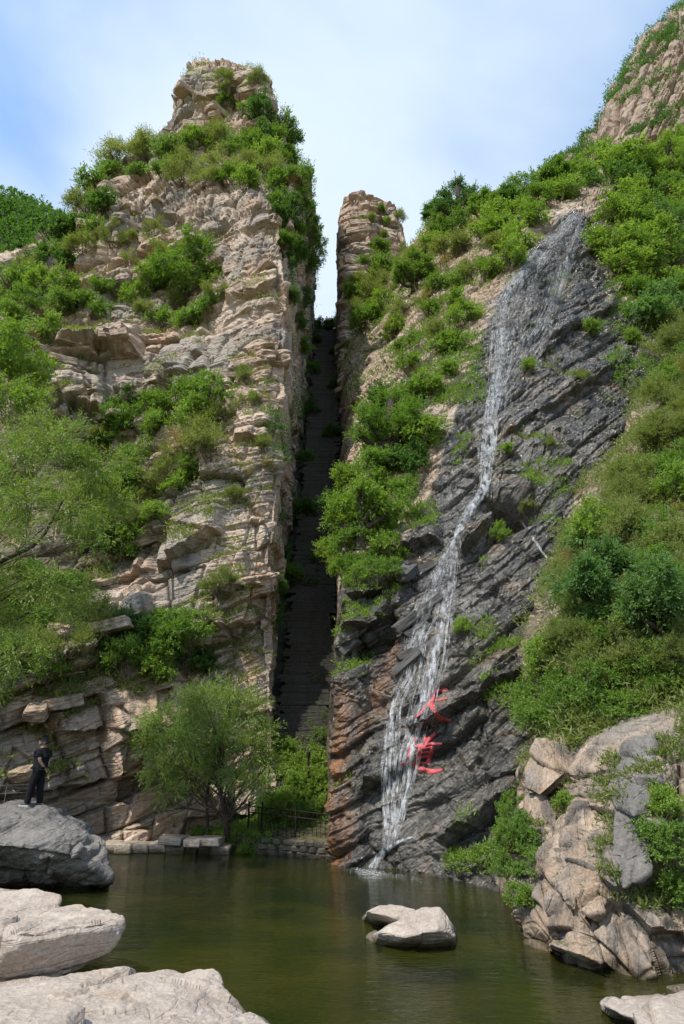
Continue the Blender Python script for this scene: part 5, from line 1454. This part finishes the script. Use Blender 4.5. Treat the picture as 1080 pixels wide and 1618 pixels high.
# ------------------------------------------------------------------ low growth on the ledges (nobody could count it)
def ledge_growth(name, src, n, mask, mat, leaf, label, seed, per=14, rad=.22):
    rng = np.random.default_rng(seed)
    me = src.data
    V = np.empty(len(me.vertices) * 3, np.float32); me.vertices.foreach_get('co', V); V = V.reshape(-1, 3).astype(float)
    N = np.empty(len(me.vertices) * 3, np.float32); me.vertices.foreach_get('normal', N); N = N.reshape(-1, 3).astype(float)
    px, py = project(V)
    m = mask(V, N, px, py)
    idx = np.nonzero(m)[0]
    if len(idx) == 0: return
    idx = rng.choice(idx, min(n, len(idx)), replace=False)
    b = V[idx] - N[idx] * .02
    sz = (.6 + .9 * rng.random(len(idx)))
    T = 5
    base = np.repeat(b, T, 0) + rng.normal(0, rad * .5, (len(idx) * T, 3)) * np.array([1, 1, .25])
    d = np.repeat(N[idx], T, 0) * .4 + rng.normal(0, .45, (len(idx) * T, 3)); d[:, 2] += .7
    lv, lf = leaves_np(rng, base, d, leaf, leaf * .3, max(2, per // T), rad, .1, .6)
    o = link(name, mesh_np(name, lv, lf, mat))
    tag(o, label, None, None, 'stuff')
nmask = lambda V, s, sc, th: fbm(V / sc, 3, s) > th
ledge_growth('ledge_grass', left_cliff, 5200, lambda V, N, px, py: (N[:, 2] > .55) & nmask(V, 5, 2.5, .02) & (px > -40) & (px < 460) & (py > 280) & (py < 1330), M['leaf_olive'], .15, 'olive grass and weeds on the ledges of the left cliff', 1)
ledge_growth('ledge_grass', summit, 3200, lambda V, N, px, py: (N[:, 2] > .5) & nmask(V, 6, 3, .0) & (px > 80) & (px < 500), M['leaf_mid'], .2, 'green weeds on the ledges of the tan summit', 2, rad=.35)
ledge_growth('ledge_weeds', right_cliff, 2600, lambda V, N, px, py: (N[:, 2] > .35) & nmask(V, 7, 2.0, .24) & (px > 530) & (px < 900) & (py > 420) & (py < 1380) & (np.abs(px - np.interp(py, [420, 560, 700, 850, 1000, 1200, 1400], [850, 800, 775, 705, 670, 650, 620])) > np.interp(py, [420, 850, 1000, 1400], [30, 30, 75, 85])), M['leaf_fresh'], .12, 'bright weeds in the cracks of the wet rock face', 3, rad=.18)
ledge_growth('slope_weeds', right_cliff, 5200, lambda V, N, px, py: (N[:, 2] > .25) & (px > 530) & (px < 1100) & (py > 200) & (py < 640) & ((px < 760) | (px > 960)) & nmask(V, 17, 3, -.1), M['leaf_mid'], .2, 'green weeds between the shrubs high on the right cliff', 4, rad=.4)
ledge_growth('slope_grass', right_slope, 4500, lambda V, N, px, py: (px < 1100) & nmask(V, 8, 1.5, -.1), M['leaf_olive'], .16, 'olive grass between the shrubs of the right slope', 5, rad=.3)
ledge_growth('bank_weeds', right_bank, 900, lambda V, N, px, py: (N[:, 2] > .5) & nmask(V, 9, .9, .12) & (py < 1440) & (px < 1100), M['leaf_olive'], .09, 'olive weeds on the tops of the right rock bank', 6, rad=.12)
ledge_growth('bank_grass', bank, 1600, lambda V, N, px, py: (V[:, 2] > .25) & ((px < 430) | (V[:, 1] > 24.6)), M['leaf_mid'], .12, 'green grass on the low bank by the pool', 7, rad=.15)
ledge_growth('crag_scrub', crag, 5000, lambda V, N, px, py: (N[:, 2] > .45) & nmask(V, 10, 6, .05), M['leaf_dark'], .5, 'dark scrub on the ledges of the far crag', 8, rad=.9)
ledge_growth('hanging_weeds', left_cliff, 1500, lambda V, N, px, py: (N[:, 0] > .5) & (px > 415) & (px < 500) & (py < 1000) & nmask(V, 11, 2.2, .2), M['leaf_dark'], .16, 'dark creepers on the left wall of the gorge', 9, rad=.35)
# far wood
rng = np.random.default_rng(77)
hv = np.empty(len(far_hill.data.vertices) * 3, np.float32); far_hill.data.vertices.foreach_get('co', hv); hv = hv.reshape(-1, 3).astype(float)
sel = hv[rng.choice(len(hv), 900)]
bs, ds = [], []
for p in sel:
    u = rng.normal(0, 1, (26, 3)); u /= np.linalg.norm(u, axis=1, keepdims=True); u[:, 2] = np.abs(u[:, 2])
    r = rng.uniform(1.6, 3.2)
    bs.append(p + u * r * np.array([1, 1, 1.1])); ds.append(u + np.array([0, 0, .5]))
lv, lf = leaves_np(rng, np.concatenate(bs), np.concatenate(ds), .7, .42, 5, 1.0, .1, .8)
tag(link('distant_woods', mesh_np('distant_woods', lv, lf, M['leaf_dark'])), 'dark green woods covering the distant hill', None, None, 'stuff')

# ------------------------------------------------------------------ the person on the boulder
def skin_mesh(name, joints, edges, mat, levels=2):
    me = bpy.data.meshes.new(name)
    me.from_pydata([j[0] for j in joints], edges, [])
    o = bpy.data.objects.new(name, me); COL.objects.link(o)
    o.modifiers.new('skin', 'SKIN')
    for i, j in enumerate(joints):
        sv = me.skin_vertices[0].data[i]
        r = j[1] if isinstance(j[1], tuple) else (j[1], j[1])
        sv.radius = r; sv.use_root = (i == 0); sv.use_loose = False
    o.modifiers.new('sub', 'SUBSURF').levels = levels
    bpy.context.view_layer.update()
    m2 = bpy.data.meshes.new_from_object(o.evaluated_get(bpy.context.evaluated_depsgraph_get()))
    bpy.data.objects.remove(o)
    m2.name = name
    m2.materials.clear(); m2.materials.append(mat)
    m2.polygons.foreach_set('use_smooth', [True] * len(m2.polygons))
    return m2
M['skin'] = simple('skin', (0.42, 0.25, 0.17), .6, .3, .08, 20)
M['hair'] = simple('hair', (0.012, 0.011, 0.011), .55, .3, .3, 40)
M['black_cloth'] = simple('black_cloth', (0.012, 0.013, 0.016), .9, .15, .3, 30)
M['dark_trousers'] = simple('dark_trousers', (0.010, 0.010, 0.012), .9, .15, .3, 30)
M['shoe_white'] = simple('shoe_white', (0.45, 0.45, 0.44), .6, .3, .1, 20)
M['shoe_dark'] = simple('shoe_dark', (0.05, 0.055, 0.07), .7, .3, .2, 20)
hp = hit(54, 1274, [watcher_rock])[0]
person = empty('person', hp, math.radians(172))
tag(person, 'person in black shirt and trousers standing on the grey boulder facing left', 'person')
J = [((0, 0, .94), (.09, .12)), ((-.01, 0, 1.10), (.08, .11)), ((-.02, 0, 1.27), (.085, .125)), ((-.035, 0, 1.41), (.075, .11)), ((-.02, 0, 1.485), .058), ((.0, 0, 1.545), .065), ((.022, 0, 1.595), (.10, .08)), ((.018, 0, 1.65), (.10, .08)), ((-.002, 0, 1.705), (.06, .055)),
     ((-.035, .17, 1.405), .06), ((-.10, .235, 1.14), .045), ((-.17, .07, .955), .034), ((-.175, .0, .93), .028),
     ((-.035, -.17, 1.405), .06), ((-.10, -.235, 1.14), .045), ((-.165, -.07, .965), .034), ((-.17, -.01, .95), .028),
     ((.01, .09, .88), .07), ((.10, .11, .49), .052), ((.15, .13, .10), .042), ((.0, -.09, .88), .07), ((-.02, -.11, .48), .052), ((-.06, -.12, .10), .042),
     ((.125, 0, 1.60), .02), ((.0, .08, 1.60), .02), ((.0, -.08, 1.60), .02)]
E = [(0, 1), (1, 2), (2, 3), (3, 4), (4, 5), (5, 6), (6, 7), (7, 8), (3, 9), (9, 10), (10, 11), (11, 12), (3, 13), (13, 14), (14, 15), (15, 16), (0, 17), (17, 18), (18, 19), (0, 20), (20, 21), (21, 22), (6, 23), (6, 24), (6, 25)]
link('body', skin_mesh('body', J, E, M['skin']), person)
link('shirt', skin_mesh('shirt', [((-.01, 0, 1.10), (.165, .20)), ((-.005, 0, .96), (.17, .205)), ((0, 0, .84), (.165, .20)), ((-.02, 0, 1.25), (.165, .21)), ((-.035, 0, 1.39), (.135, .18)), ((-.025, 0, 1.47), (.075, .085)),
    ((-.035, .18, 1.39), .095), ((-.075, .228, 1.20), .085), ((-.035, -.18, 1.39), .095), ((-.075, -.228, 1.20), .085)], [(0, 1), (1, 2), (0, 3), (3, 4), (4, 5), (4, 6), (6, 7), (4, 8), (8, 9)], M['black_cloth']), person)
link('trousers', skin_mesh('trousers', [((0, 0, .93), (.14, .17)), ((0, 0, 1.04), (.13, .16)), ((.012, .095, .82), .125), ((.095, .112, .50), .10), ((.13, .125, .26), .09), ((.148, .13, .06), .09),
    ((.0, -.095, .82), .125), ((-.02, -.112, .49), .10), ((-.045, -.12, .26), .09), ((-.06, -.125, .06), .09)], [(0, 1), (0, 2), (2, 3), (3, 4), (4, 5), (0, 6), (6, 7), (7, 8), (8, 9)], M['dark_trousers']), person)
link('hair', skin_mesh('hair', [((-.03, 0, 1.66), (.10, .10)), ((-.055, 0, 1.59), (.07, .085)), ((-.01, 0, 1.70), (.10, .10)), ((.05, 0, 1.715), (.075, .085)), ((.085, 0, 1.70), (.05, .065))], [(0, 1), (0, 2), (2, 3), (3, 4)], M['hair']), person)
person.scale = (.91, .91, .91)
for s, ax, ay in ((1, .15, .13), (-1, -.06, -.12)):
    sh = link('shoe', skin_mesh('shoe', [((ax - .06, ay, .06), (.05, .045)), ((ax + .03, ay + s * .005, .055), (.048, .046)), ((ax + .12, ay + s * .015, .04), (.035, .048)), ((ax + .18, ay + s * .02, .035), (.028, .04))], [(0, 1), (1, 2), (2, 3)], M['shoe_dark']), person)
    bmz = rough_block(800 + s, .28, .10, .03, .03, .1); bmz.materials.append(M['shoe_white'])
    so = link('sole', bmz, sh); so.location = (ax + .06, ay + s * .01, .012)
for s in (1, -1):
    wy = .03 * s; cx, cz = -.185, .935
    fing = []
    for q in range(4):
        L_ = (.06, .07, .066, .052)[q]
        a = np.array([cx - .005 * q, wy, cz - .012 - .016 * q])
        fing.append((np.array([a, a + np.array([-.012, -s * L_ * .5, -.006]), a + np.array([-.002, -s * L_, -.016])]), np.array([.010, .009, .007])))
    a = np.array([cx + .01, wy + s * .02, cz + .005]); fing.append((np.array([a, a + np.array([-.02, -s * .03, .014]), a + np.array([-.028, -s * .05, .006])]), np.array([.011, .010, .008])))
    fing.append((np.array([[cx, wy + s * .05, cz + .005], [cx - .005, wy + s * .02, cz - .02], [cx - .008, wy, cz - .03]]), np.array([.025, .034, .028])))
    V, F = tubes_np(fing, 6)
    link('hand', mesh_np('hand', V, F, M['skin'], True), person)
